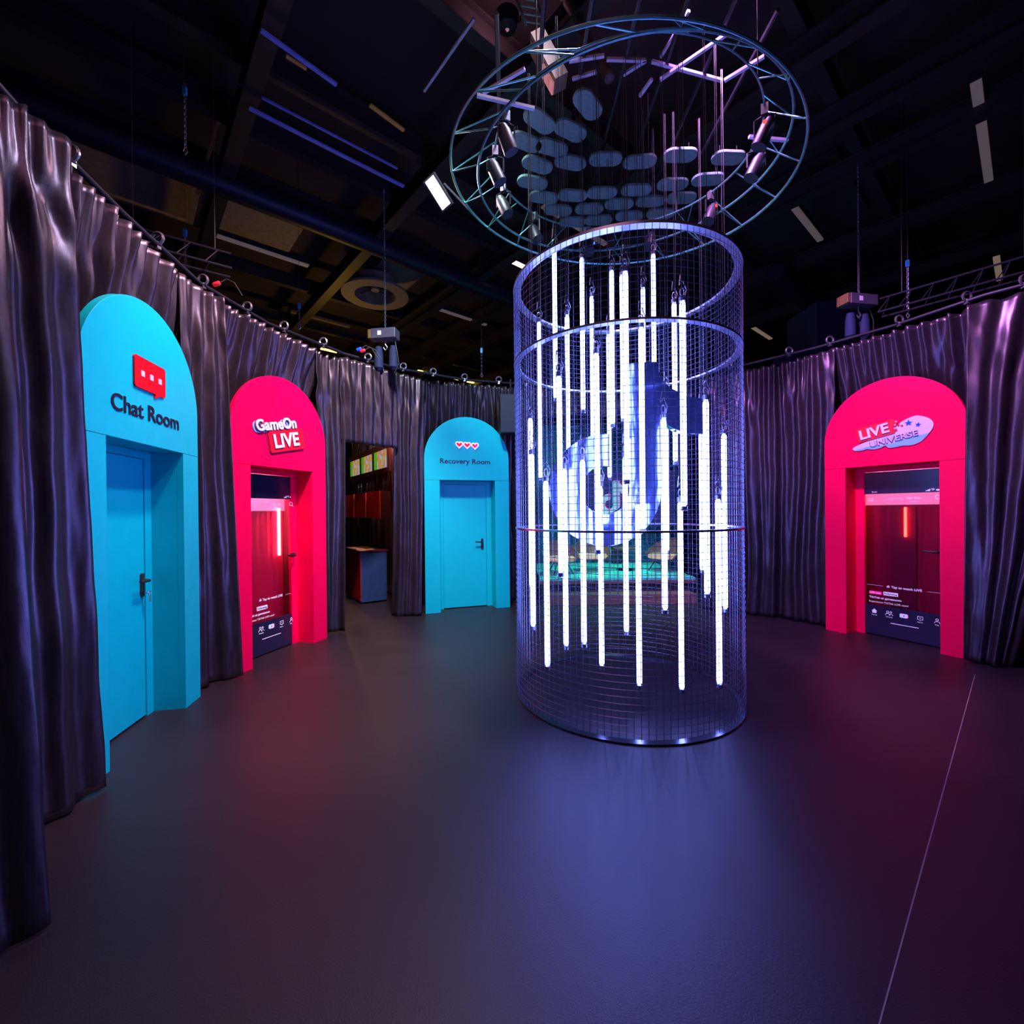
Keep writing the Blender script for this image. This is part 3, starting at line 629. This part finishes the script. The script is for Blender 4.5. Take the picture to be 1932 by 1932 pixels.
for k, (px, y0, y1, Y) in enumerate(TUBES):
    a = unproj(px, y0, Y); b = unproj(px, y1, Y); L_ = a.z - b.z; cx = (a.x + b.x) / 2
    lvl = 'high' if y0 < 640 else ('at mid height' if y0 < 880 else 'low')
    t = empty('led_tube', (cx, Y, b.z)); tag(t, 'white LED tube hung %s in the mesh cylinder, %s' % (lvl, nth(k, len(TUBES))), 'light tube', 'vertical LED tubes hung inside the mesh cylinder')
    bm = bmesh.new(); lathe(bm, [(.012, .0), (.0195, .012), (.021, .03), (.021, L_ - .03), (.0195, L_ - .012), (.012, L_)], 14); link('diffuser', bm, 'tube', t, True)
    bm = bmesh.new(); lathe(bm, [(.014, -.035), (.0235, -.03), (.0235, -.001), (.014, -.0005)], 14); link('end_cap', bm, 'cap', t, True)
    bm = bmesh.new(); lathe(bm, [(.014, L_ + .0005), (.0235, L_ + .001), (.0235, L_ + .035), (.018, L_ + .04)], 14); link('end_cap', bm, 'cap', t, True)
    bm = bmesh.new(); q = L_ + .04
    tube(bm, [(.03 * math.cos(a_) * .5, 0, q + .03 + .03 * math.sin(a_)) for a_ in [2 * PI * i / 12 for i in range(12)]], .005, 6, closed=True)
    tube(bm, [(.02, .0, q), (.035, .01, q + .05), (.01, .015, q + .12), (-.02, .0, q + .08), (-.012, 0, q + .16)], .004, 6); link('shackle', bm, 'clamp', t, True)
    bm = bmesh.new(); tube(bm, [(0, 0, q + .058), (0, 0, 5.3 - b.z)], .0016, 4); tube(bm, [(.014, .0, q + .01), (.022, .004, (q + 5 - b.z) / 2), (.012, 0, 5.3 - b.z)], .0028, 4); link('cable', bm, 'cable', t)

# the mirrored note shaped logo hanging inside
def note(s=1, cx=0, cz=0):
    o = [(8, 105)] + [(105 * math.cos(R(a)), 105 * math.sin(R(a))) for a in range(90, 361, 6)]
    o += [(104, 30), (102.5, 132), (117, 122), (133, 112), (156, 104), (184.5, 103), (184.5, 170), (159.5, 173), (140, 182), (124.5, 190), (109.5, 205), (103, 220), (99.5, 238), (42.5, 238), (42.5, 15)]
    o += [(45 * math.cos(R(a)), 45 * math.sin(R(a))) for a in range(12, -275, -8)] + [(8, 44.3)]
    return [(cx + x_ * s, cz + z_ * s) for x_, z_ in o]
c = unproj(1140.5, 925, 3.98)
t = empty('music_note_logo', (c.x, 3.98, c.z)); tag(t, 'mirrored blue musical note shaped logo hanging among the LED tubes', 'logo')
link('mirror_body', platem(note(.004712), -.03, .06), 'mirror', t, bevel=.003)
link('hanging_wire', tubem([(.23, .01, 1.12), (.23, .01, 5.3 - c.z)], .002, 5), 'cable', t); link('hanging_wire', tubem([(.42, .01, 1.12), (.42, .01, 5.3 - c.z)], .002, 5), 'cable', t)

# ---------------------------------------------------------------- round truss above
t = empty('round_truss', (.97, 4.03, 4.55)); tag(t, 'large round aluminium truss hanging above the mesh cylinder', 'truss')
def ringpt(k, a):
    cx, cy, r_, ta, tb, z = [(-.017, .039, 1.467, -.0902, .0679, 0), (.038, -.068, 1.277, .0261, .0622, 0), (.03, -.02, 1.12, -.02, .065, .20)][k]
    return Vector((cx + r_ * math.cos(a), cy + r_ * math.sin(a), z + ta * r_ * math.cos(a) + tb * r_ * math.sin(a)))
for k in range(3): link('chord', tubem([ringpt(k, 2 * PI * i / 96) for i in range(96)], (.0115, .0105, .009)[k], 8, closed=True), 'truss', t, True)
for i in range(20):
    a0, a1 = 2 * PI * i / 20, 2 * PI * (i + .5) / 20
    link('brace', tubem([ringpt(0, a0), ringpt(1, a1)], .0055, 6), 'truss', t); link('brace', tubem([ringpt(0, a0), ringpt(2, a1)], .0055, 6), 'truss', t)
    link('brace', tubem([ringpt(1, a1), ringpt(2, a0)], .005, 6), 'truss', t)
for k in range(7):
    x_ = -1.05 + .35 * k; yy = math.sqrt(1.25 ** 2 - x_ * x_); link('cross_bar', tubem([(x_, -yy, .77), (x_, yy, .77)], .018, 6), 'blackmetal', t)
for k in range(4):
    a = PI / 4 + k * PI / 2; q = ringpt(2, a); link('hanging_chain', tubem([q, q + Vector((0, 0, 1.3))], .005, 5), 'cable', t)
# pill shaped pads
PADS = [(.3, 4.69, 25), (.26, 4.94, 15), (.4, 5.18, 12), (.73, 5.15, 6), (1.06, 5.11, 0), (1.44, 5.07, 0), (1.82, 4.99, 0), (2.18, 4.92, -4), (.59, 5.4, 8), (.96, 5.38, 0), (1.3, 5.3, 0), (1.66, 5.26, 0), (2.0, 5.21, 0),
        (.79, 5.62, 0), (1.11, 5.59, 0), (1.48, 5.52, 0), (1.85, 5.48, 0), (2.26, 4.62, 3), (.64, 4.66, 15), (.29, 4.16, 40), (.59, 4.27, 30), (.71, 4.0, 50), (.43, 4.47, 20), (.17, 4.40, 25), (1.0, 4.62, 0), (1.36, 4.66, -5), (1.75, 4.58, 0)]
def pill(L_=.345, W_=.18, n=10):
    r_ = W_ / 2; o = [(L_ / 2 - r_ + r_ * math.cos(R(a)), r_ * math.sin(R(a))) for a in range(-90, 91, 18)] + [(-L_ / 2 + r_ + r_ * math.cos(R(a)), r_ * math.sin(R(a))) for a in range(90, 271, 18)]
    return o
PADS.sort(key=lambda q: (round(q[1] * 3), q[0]))
rows = {}
for q in PADS: rows.setdefault(round(q[1] * 3), []).append(q)
pad0 = None; rn = ['nearest', 'second nearest', 'third', 'fourth', 'fifth', 'farthest']
rk = sorted(rows)
for ri, r_ in enumerate(rk):
    for ci, (x_, y_, rot) in enumerate(rows[r_]):
        rname = 'nearest' if ri == 0 else ('farthest' if ri == len(rk) - 1 else ORD[ri]); cnt = len(rows[r_])
        lab = 'grey green pill shaped pad under the round truss, %s row, %s' % (rname, ('leftmost' if ci == 0 else 'rightmost' if ci == cnt - 1 else ORD[ci] + ' from the left') if cnt > 1 else 'the only one')
        if pad0 is None:
            pad0 = t = empty('hanging_pad'); b1 = bmesh.new(); pp = pill()
            va = [b1.verts.new((a, b, 0)) for a, b in pp]; vb = [b1.verts.new((a, b, .03)) for a, b in pp]; b1.faces.new(va[::-1]); b1.faces.new(vb)
            for i in range(len(pp)): b1.faces.new((va[i], va[(i + 1) % len(pp)], vb[(i + 1) % len(pp)], vb[i]))
            link('pad', b1, 'pad', t, bevel=.006)
            for s in (-.09, .09):
                b2 = bmesh.new(); tube(b2, [(s, 0, .03), (s, 0, .14)], .003, 5); link('hanging_rod', b2, 'cable', t)
        else:
            t = pad0.copy(); COL.objects.link(t)
            for ch in pad0.children: c_ = ch.copy(); COL.objects.link(c_); c_.parent = t
        t.location = (x_, y_, 5.2); t.rotation_euler = (0, 0, R(rot)); tag(t, lab, 'pad', 'pill shaped pads hanging under the round truss')
# battens laid across the truss
for k, (a, b, z) in enumerate((((1375, 62), (1246, 150), 5.25), ((1442, 106), (1367, 152), 5.0), ((912, 175), (990, 130), 5.0), ((1145, 112), (1218, 114), 5.3), ((1230, 116), (1362, 152), 5.3), ((1074, 115), (1140, 105), 5.3), ((1176, 141), (1219, 114), 5.3), ((1080, 149), (1126, 135), 5.3), ((1413, 258), (1486, 265), 4.75), ((1230, 149), (1207, 181), 5.2), ((1300, 20), (1246, 108), 5.9), ((800, 172), (895, 35), 6.1), ((1008, 205), (900, 180), 4.7))):
    def oz(px, py):
        d_ = unproj(px, py, 1) - Vector((0, 0, EYE)); return d_ * ((z - EYE) / d_.z) + Vector((0, 0, EYE))
    p0, p1 = oz(*a), oz(*b); dv = p1 - p0
    o = link('batten', boxm(0, dv.length, -.012, .012, -.011, .011), 'batten'); o.location = p0; o.rotation_euler = (0, 0, math.atan2(dv.y, dv.x))
    nm = ['longest lilac bar crossing the round truss at upper right', 'lilac bar at the right rim of the round truss', 'lilac bar at the upper left rim of the round truss', 'lilac bar in the middle of the round truss, short one', 'lilac bar sloping right from the middle of the round truss', 'lilac bar just right of the orange lit fixture', 'lilac bar angled down from the middle of the round truss', 'lower lilac bar right of the orange lit fixture', 'lilac bar at the right inside the round truss', 'small steep lilac bar inside the round truss', 'faint bar rising to the top edge above the round truss', 'long blue lit bar high left of the round truss', 'thin lilac bar at the left rim of the round truss'][k]
    tag(o, nm, 'bar')
M['blueglint'] = tex(mat('blue_beam_glint', (.22, .28, .95), .4), 8); M['amberglint'] = tex(mat('amber_beam_glint', (.75, .42, .10), .45), 8)  # coloured bars paint the light caught on the beam flanges
for a, b, z, wd, m_, lab in (((492, 57), (635, 160), 6.16, .022, 'blueglint', 'violet blue painted beam glint under the ceiling, upper left, nearest the top edge'), ((470, 204), (762, 352), 6.16, .024, 'blueglint', 'long blue painted beam glint under the ceiling running towards the flood lamp'),
                       ((448, 160), (750, 318), 6.4, .014, 'blueglint', 'faint thin blue painted beam glint just above the long blue one'), ((698, 198), (762, 246), 6.1, .022, 'amberglint', 'short amber painted beam glint between the blue bars at upper left'),
                       ((540, 106), (578, 130), 6.14, .014, 'amberglint', 'tiny amber painted beam glint below the violet blue one'), ((412, 232), (372, 366), 6.45, .02, 'amberglint', 'steep amber painted beam glint at upper left'), ((165, 352), (352, 416), 6.1, .02, 'amberglint', 'amber painted beam glint above the curtain behind the speech bubble arch')):
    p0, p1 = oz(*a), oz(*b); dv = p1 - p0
    o = link('beam_glint', boxm(0, dv.length, -wd, wd, -.01, .01), m_); o.location = p0; o.rotation_euler = (0, 0, math.atan2(dv.y, dv.x)); tag(o, lab, 'rail')
# spotlights clamped round the truss
FIX = [(25, 'red_dot'), (60, None), (95, 'blue_dot'), (130, None), (160, 'red_dot'), (185, None), (205, 'orange_dot'), (330, 'red_dot'), (350, None)]
for k, (deg, dm) in enumerate(FIX):
    q = ringpt(2, R(deg)) + Vector((.97, 4.03, 4.55)); t = empty('spotlight', (q.x, q.y, q.z - .02), R(deg))
    tag(t, 'small black spotlight clamped to the round truss, %s' % ['right side', 'far right side', 'far side', 'far left side', 'left side towards the back', 'left side', 'left side towards the front', 'right side towards the front', 'right side next to a pad row'][k], 'spotlight', 'spotlights clamped round the truss')
    bm = bmesh.new(); box(bm, -.025, .025, -.02, .02, -.05, .03); link('clamp', bm, 'clamp', t)
    bm = bmesh.new(); tube(bm, [(-.07, 0, -.19), (-.07, 0, -.07), (0, 0, -.052), (.07, 0, -.07), (.07, 0, -.19)], .008, 6); link('yoke', bm, 'blackmetal', t)
    bm = bmesh.new(); lathe(bm, [(.035, .10), (.055, .05), (.06, -.1), (.052, -.1)], 16, mtx=Matrix.Translation((0, 0, -.19)) @ Matrix.Rotation(R(25), 4, 'Y')); link('body', bm, 'blackmetal', t, True)
    if dm: link('status_light', boxm(-.012, .012, -.075, -.062, -.16, -.14), dm, t)
# the four lamps lighting the doors
for (a, b, e, c_), L_, wh in zip(SPOTS, SPOT_LAMPS, ('the speech bubble arch', 'the left pink arch', 'the neon heart arch', 'the right pink arch')):
    t = empty('stage_spotlight', a); dq = (Vector(b) - Vector(a)).to_track_quat('-Z', 'Y'); tag(t, 'black spotlight hung under the ceiling aimed at ' + wh, 'spotlight')
    bm = bmesh.new(); lathe(bm, [(.09, .02), (.11, .03), (.11, .05), (.085, .26), (.05, .30)], 20, mtx=dq.to_matrix().to_4x4()); bmesh.ops.delete(bm, geom=[f for f in bm.faces if len(f.verts) > 4 and (dq.inverted() @ f.calc_center_median()).z < .1], context='FACES'); link('body', bm, 'blackmetal', t, True)
    link('drop_pole', tubem([(0, 0, .36), (0, 0, 6.98 - a[2])], .015, 8), 'blackmetal', t)
    link('bracket', tubem([Vector((0, 0, .36)), dq @ Vector((0, 0, .28))], .012, 8), 'blackmetal', t)
t = empty('haze_fill_bowl', (0, 4.5, 6.5)); tag(t, 'small added bowl under the pink haze fill above the round truss', 'lamp')  # bowl made up to house the added haze fill
bm = bmesh.new(); lathe(bm, [(.02, -.08), (.09, -.06), (.12, .06), (.115, .06), (.085, -.05), (.02, -.07)], 20, closed=True); link('bowl', bm, 'blackmetal', t, True); link('drop_pole', tubem([(.13, 0, 0), (.13, 0, .5)], .008, 6), 'blackmetal', t); link('arm', tubem([(.10, 0, 0), (.13, 0, 0)], .008, 6), 'blackmetal', t)
# flood lamp left of the truss
c = unproj(826, 364, 4.79); t = empty('flood_lamp', c); tag(t, 'bright rectangular flood lamp clamped left of the round truss', 'flood lamp')
q = Matrix.Rotation(R(-62), 4, 'Z') @ Matrix.Rotation(R(-52), 4, 'X')
fq = Vector((-.15, -.85, -.62)).to_track_quat('-Z', 'Y').to_matrix().to_4x4() @ Matrix.Rotation(R(-28), 4, 'Z')
b1 = boxm(-.055, .055, -.145, .145, -.002, .006, mtx=fq); link('lit_face', b1, 'flood', t)
b1 = boxm(-.075, .075, -.165, .165, .007, .07, mtx=fq); link('housing', b1, 'blackmetal', t)
rp = ringpt(0, R(152)) + Vector((.97, 4.03, 4.55)) - Vector(c); link('bracket', tubem([(.02, .05, .06), (.06, .06, .14), rp], .012, 6), 'blackmetal', t)
lamp('AREA', 'flood_glow', (0, 0, 0), 30, (1, .6, .72), parent=t, shape='RECTANGLE', size=.1, size_y=.28).matrix_local = fq @ Matrix.Translation((0, 0, -.02))
# slanting pole and lit fixture near the top edge
t = empty('slanting_pole', unproj(1150, 148, 4.0)); o_ = Vector(t.location); tag(t, 'brown slanting pole coming down from the top edge above the truss', 'pole')
link('tube', tubem([(0, 0, 0), unproj(1060, -15, 4.35) - o_], .045, 14), 'pole', t, True); bm = bmesh.new(); lathe(bm, [(.02, -.02), (.047, 0), (.047, .03)], 14); link('tip', bm, 'pole', t, True)
t = empty('light_box', unproj(1036, 118, 3.9)); o_ = Vector(t.location); tag(t, 'slanting metal fixture with an orange pink lit face above the truss', 'fixture')
a_ = unproj(1012, 72, 3.9) - o_; b_ = unproj(1058, 158, 3.9) - o_; dv = b_ - a_; mt_ = Matrix.Translation(a_) @ Vector((dv.x, dv.y, dv.z)).to_track_quat('X', 'Y').to_matrix().to_4x4()
link('case', boxm(0, dv.length, -.06, .06, -.075, .075, mtx=mt_), 'lampcase', t)
fy = Matrix.Translation((0, -.001, 0))
b1 = bmesh.new(); box(b1, dv.length * .55, dv.length * .97, -.075, .045, -.085, .03, mt_); link('pink_face', b1, 'pinkpanel', t)
b1 = bmesh.new(); box(b1, dv.length * .05, dv.length * .45, -.07, .05, -.084, .035, mt_); link('striped_face', b1, 'lampcase', t)
t = empty('ladder_truss', unproj(1005, 20, 3.9)); o_ = Vector(t.location); tag(t, 'short blue lit ladder truss at the top edge', 'truss')
for dx in (-18, 18): link('rail', tubem([unproj(985 + dx, -25, 3.9) - o_, unproj(1010 + dx, 48, 3.9) - o_], .012, 6), 'truss', t)
for k in range(5): link('rung', tubem([unproj(967 + k * 6, -20 + k * 15, 3.9) - o_, unproj(1003 + k * 6, -14 + k * 15, 3.9) - o_], .007, 6), 'truss', t)

# ---------------------------------------------------------------- hoists, speaker, loose gear along the rails
def chain(bm, x, y, z0, z1):
    z = z0; k = 0
    while z < z1:
        pts = []
        for i in range(8):
            a = 2 * PI * i / 8; u, v = .011 * math.cos(a), .02 * math.sin(a)
            pts.append((x + u, y, z + v) if k % 2 == 0 else (x, y + u, z + v))
        tube(bm, pts, .004, 4, closed=True); z += .03; k += 1
def hoist(loc, rz, wd, label, topz, dx=0):
    t = empty('chain_hoist', loc, rz); tag(t, label, 'chain hoist')
    link('motor_body', boxm(-wd / 2, wd / 2, -.09, .09, -.07, .07), 'hoist', t, bevel=.008); link('end_cover', boxm(-wd / 2 - .05, -wd / 2 - .001, -.085, .085, -.065, .065), 'wood', t, bevel=.01)
    link('sticker', boxm(-.035 - wd * .12, .02 - wd * .12, -.093, -.091, -.03, .03), 'sticker', t)
    bm = bmesh.new(); chain(bm, 0, 0, .09, topz - loc[2]); link('chain', bm, 'chain', t)
    bm = bmesh.new(); tube(bm, [(0, 0, -.07), (0, 0, -.14), (.03, 0, -.18), (0, 0, -.22), (-.03, 0, -.18)], .010, 8); link('hook', bm, 'clamp', t, True)
    for s in (-1, 1):
        bm = bmesh.new(); lathe(bm, [(.03, -.5), (.065, -.46), (.06, -.25), (.045, -.16)], 12, c=(s * .11, .02)); link('chain_bag', bm, 'bag', t, True)
    link('control_cable', tubem([(wd / 2 - .04, 0, -.07), (wd / 2, -.02, -.25), (wd / 2 + .02, 0, -.42), (wd / 2 - .05, 0, -.55)], .006, 6), 'cable', t, True)
q = unproj(727, 632, 6.4); hoist((q.x, q.y, q.z), R(-8), .36, 'chain hoist hanging below the round ceiling vent', 6.2)
q = unproj(1620, 569, 6.0); hoist((q.x, q.y, q.z), R(10), .42, 'chain hoist hanging above the curtain left of the right pink arch', 6.2)
t = empty('loudspeaker', (.0, 7.22, 3.17), R(5)); tag(t, 'dark slim loudspeaker hung on the curtain beside the mesh cylinder', 'loudspeaker')
link('cabinet', boxm(-.18, .14, -.05, .17, -.32, .30), 'blackmetal', t, bevel=.008); link('grille', boxm(-.17, .13, -.062, -.051, -.31, .29), 'speaker', t); link('bracket', tubem([(0, .05, .30), (0, .05, .56)], .015, 8), 'blackmetal', t)
def small_truss(a, b, z, label):
    A = Vector((*a, z)); B = Vector((*b, z)); t = empty('black_truss', A); tag(t, label, 'truss'); d_ = B - A; n_ = Vector((-d_.y, d_.x, 0)).normalized() * .11
    for o1 in (n_, -n_, Vector((0, 0, .2))): link('chord', tubem([o1, d_ + o1], .012, 6), 'blackmetal', t)
    m_ = int(d_.length / .2)
    for f0 in (.15, .85): link('drop_wire', tubem([d_ * f0 + Vector((0, 0, .2)), d_ * f0 + Vector((0, 0, 7.095 - z))], .003, 4), 'cable', t)
    for i in range(m_):
        f0, f1 = i / m_, (i + .5) / m_; link('brace', tubem([d_ * f0 + n_, d_ * f1 + Vector((0, 0, .2))], .006, 5), 'blackmetal', t); link('brace', tubem([d_ * f0 - n_, d_ * f1 + Vector((0, 0, .2))], .006, 5), 'blackmetal', t)
small_truss((-3.7, 4.2), (-2.95, 4.75), 4.15, 'black ladder truss above the curtain between the two left arches')
small_truss((4.7, 5.7), (5.6, 4.6), 4.05, 'black ladder truss above the curtain over the right pink arch')
def chainfall(px, y0, y1, Y, label):
    a = unproj(px, y0, Y); b = unproj(px, y1, Y); t = empty('rigging_chain', (b.x, b.y, b.z)); tag(t, label, 'chain')
    bm = bmesh.new(); chain(bm, 0, 0, .08, a.z - b.z); link('links', bm, 'chain', t)
    bm = bmesh.new(); tube(bm, [(0, 0, .06), (.02, 0, .03), (0, 0, 0), (-.02, 0, .03), (0, 0, .07)], .008, 6); link('hook', bm, 'clamp', t)
    link('drop_wire', tubem([(0, 0, a.z - b.z), (0, 0, 7.095 - b.z)], .003, 4), 'cable', t); link('tape', boxm(-.018, .018, -.012, .012, a.z - b.z - .1, a.z - b.z - .02), 'strap_blue', t)
chainfall(350, 430, 505, 5.2, 'rigging chain with blue tape over the left black truss')
chainfall(565, 570, 622, 6.6, 'rigging chain over the curtain right of the left pink arch')
chainfall(909, 655, 712, 7.6, 'rigging chain just left of the loudspeaker')
chainfall(1713, 488, 600, 5.6, 'rigging chain above the right pink arch')
chainfall(350, 160, 292, 4.4, 'rigging chain high in the dark upper left')
def coloured(px, py, Y, m_, label):
    c_ = unproj(px, py, Y); t = empty('power_connector', c_); tag(t, label, 'connector')
    bm = bmesh.new(); lathe(bm, [(.018, -.03), (.022, -.02), (.022, .03), (.016, .04)], 12, mtx=Matrix.Rotation(R(70), 4, 'Y')); link('plug', bm, m_, t, True)
    link('lead', tubem([(.035, 0, .01), (.09, .02, .06), (.17, .02, .02), (.26, 0, -.12)], .006, 6), 'cable', t, True)
M['plug_red'] = mat('plug_red', (.8, .02, .05), .4, emit=(1, .03, .05), k=.25); M['plug_blue'] = mat('plug_blue', (.02, .08, .8), .4, emit=(.02, .1, 1), k=.3)
coloured(684, 662, 6.2, 'plug_red', 'red plug beside the blue plug below the chain hoist'); coloured(677, 659, 6.2, 'plug_blue', 'blue plug beside the red plug below the chain hoist')
coloured(408, 536, 4.5, 'plug_red', 'red plug with a looping lead above the curtain left of the left pink arch')

# ---------------------------------------------------------------- side room seen through the left opening
kd = Vector((-.55, .835, 0)); kn = Vector((.835, .55, 0)); ka = math.atan2(kn.y, kn.x)
t = empty('display_counter', (-2.64, 7.80, 0), ka); tag(t, 'red and blue display counter in the side room, papers on top', 'counter')
link('red_side', boxm(-.012, 0, .0, 1.1, .05, .90), 'kiosk_red', t); link('blue_side', boxm(0, .45, -.012, 0, .03, .90), 'kiosk_blue', t)
link('core', boxm(.001, .45, .001, 1.1, .03, .90), 'black', t); link('counter_top', boxm(-.025, .47, -.025, 1.12, .901, .925), 'shelf', t)
for k, (a, b, r_) in enumerate(((.06, .10, 10), (.08, .32, -8), (.1, .55, 15), (.06, .80, 5), (.22, .25, 0))):
    o = link('paper_sheet', boxm(-.07, .07, -.1, .1, 0, .004), 'paper'); p_ = Matrix.Translation((-2.64, 7.80, .926)) @ Matrix.Rotation(ka, 4, 'Z') @ Vector((a, b, 0)); o.location = p_; o.rotation_euler = (0, 0, ka + R(r_))
    tag(o, ['pale sheet at the near corner of the display counter', 'second pale sheet from the near corner of the counter', 'third pale sheet from the near corner of the counter', 'pale sheet farthest back on the display counter', 'pale sheet on the right half of the display counter'][k], 'paper', 'sheets of paper on the display counter')
t = empty('poster_board', (-2.27, 8.30, 2.42), math.atan2(kd.y, kd.x)); tag(t, 'long dark red board carrying three colourful game pictures', 'board')
link('board', boxm(-.06, 2.9, -.02, .02, -.06, .48), 'shelf', t)
for k in range(3):
    t = empty('game_picture', (Vector((-2.27, 8.30, 2.44)) + kd * (.12 + .95 * k)), math.atan2(kd.y, kd.x)); tag(t, 'lit green and orange game picture on the red board, ' + ['right one', 'middle one', 'left one'][k], 'picture', 'game pictures on the red board')
    link('panel', boxm(-.05, .50, .0205, .035, 0, .34), 'poster', t); link('green_edge', boxm(.5005, .70, .0205, .035, 0, .34), 'postergreen', t)
bq = 0
for k in range(3):
    t = empty('wall_box', (Vector((-2.26, 8.20, 1.49)) + kd * (.02 + .92 * k)), math.atan2(kd.y, kd.x)); tag(t, 'red box on the side room wall under bottles, ' + ['right one', 'middle one', 'left one'][k], 'box', 'red boxes on the side room wall')
    link('front', boxm(0, .78, .14, .16, 0, .50), 'box_red', t); link('case', boxm(0, .78, -.04, .139, 0, .50), 'shelf', t)
    for j in range(2 + (k == 1)):
        q = Vector((-2.26, 8.20, 1.991)) + kd * (.02 + .92 * k + .2 + .22 * j) + kn * -.06 * 0 + Vector((-.835, -.55, 0)) * -.06
        b1 = bmesh.new(); lathe(b1, [(.03, 0), (.038, .01), (.038, .17), (.014, .23), (.013, .30), (.016, .31)], 14); o = link('bottle', b1, 'bottle', None, True); o.location = q
        tag(o, 'dark glossy bottle on the %s red box, %s' % (['right', 'middle', 'left'][k], (['right one', 'left one'] if k != 1 else ['right one', 'centre one', 'left one'])[j]), 'bottle', 'dark bottles on the red boxes'); bq += 1
Q = lambda s, n_: ((Vector((-2.15, 8.0, 0)) + kd * s + kn * n_).x, (Vector((-2.15, 8.0, 0)) + kd * s + kn * n_).y)
drape('curtain', 'dark curtain along the side room wall behind the red boxes', [Q(.1, .22), Q(3.6, .22)], [Q(.1, .22), Q(3.6, .22)], seed=50, m='satin2', step=.02)
drape('curtain', 'dark curtain closing the right side of the side room opening', [(-1.72, 6.95), (-1.88, 7.4), Q(.1, .2)], [(-1.72, 6.98), (-1.86, 7.4), Q(.1, .2)], seed=53, m='satin2')
drape('curtain', 'narrow curtain strip coloured red for pink light, at the left inside the side room opening', [(-3.1, 8.25), (-3.3, 8.6)], [(-3.16, 8.3), (-3.3, 8.6)], z0=1.85, z1=3.2, seed=56, m='redlit')

# ---------------------------------------------------------------- stage seen through the cylinder
t = empty('stage_platform', (1.9, 7.9, 0)); tag(t, 'low stage platform with a teal lit top seen through the mesh cylinder', 'stage')
link('deck', boxm(-1.42, 1.32, -.02, 2.3, .36, .40), 'stage', t); link('riser', boxm(-1.40, 1.30, 0, 2.28, 0, .359), 'black', t)
link('step', boxm(-1.3, 1.2, -.34, -.021, 0, .17), 'stepbrown', t); link('edge_trim', boxm(-1.42, 1.32, -.035, -.0205, .30, .358), 'stepbrown', t)
drape('curtain', 'teal backdrop curtain closing the rear of the stage', [(0, 10.4), (3.9, 10.4)], [(0, 10.4), (3.9, 10.4)], z1=3.6, seed=60, m='tealcurtain', step=.02)
t = empty('stage_screen', (2.3, 9.85, 1.84)); tag(t, 'dark navy screen at the rear of the stage showing a small note logo', 'screen')
link('panel', boxm(-1.1, 1.25, 0, .06, -.62, .62), 'screen_navy', t); link('stand', boxm(-.1, .1, .061, .1, -1.43, -.3), 'black', t)
for dx, yy, m_ in ((-.022, -.004, 'teal'), (.022, -.008, 'magenta'), (0, -.012, 'softwhite')):
    link('note_mark', platem(note(.0022, -.16 + dx, -.12 + dx * .5), yy - .003, yy), m_, t)
def tub_chair(x, y, rz, s, label):
    t = empty('tub_chair', (x, y, .401), rz); tag(t, label, 'armchair', 'tub chairs on the stage'); t.scale = (s, s, s)
    b1 = bmesh.new(); n = 18; rows_ = []
    for k in range(n + 1):
        a = R(-20 + 220 * k / n); hh = .30 + .30 * math.sin(min(max((k / n), 0), 1) * PI) ** 1.2
        rows_.append([b1.verts.new((r_ * math.cos(a), r_ * math.sin(a), z_)) for r_, z_ in ((.26, .22), (.33, .24 + (hh - .24) * .4), (.36, hh), (.33, hh + .005), (.30, .24 + (hh - .24) * .4), (.235, .25))])
    for a, b in zip(rows_, rows_[1:]):
        for i in range(6): b1.faces.new((a[i], a[(i + 1) % 6], b[(i + 1) % 6], b[i]))
    b1.faces.new(rows_[0]); b1.faces.new(rows_[-1][::-1]); link('shell', b1, 'copper', t, True)
    b1 = bmesh.new(); lathe(b1, [(.20, .23), (.27, .24), (.285, .27), (.27, .31), (.1, .325)], 24); link('seat', b1, 'seatlit', t, True)
    for k in range(4):
        a = PI / 4 + k * PI / 2; link('leg', tubem([(.12 * math.cos(a), .12 * math.sin(a), .235), (.27 * math.cos(a), .27 * math.sin(a), 0)], .011, 6), 'chairleg', t)
tub_chair(.92, 8.55, R(10), 1.0, 'brown tub chair farthest left on the stage'); tub_chair(1.58, 8.9, R(-5), 1.05, 'brown tub chair left of centre on the stage'); tub_chair(2.95, 8.75, R(-55), 1.05, 'brown tub chair at the right of the stage')
t = empty('side_table', (2.25, 8.95, .401)); tag(t, 'small round dark table between the tub chairs on stage', 'table')
b1 = bmesh.new(); lathe(b1, [(.24, .42), (.24, .44)], 24); link('table_top', b1, 'copper', t, True); link('stem', tubem([(0, 0, .01), (0, 0, .4195)], .06, 12), 'black', t, True); b1 = bmesh.new(); lathe(b1, [(.18, 0), (.18, .009)], 24); link('base', b1, 'black', t)
print('objects', len(bpy.data.objects))
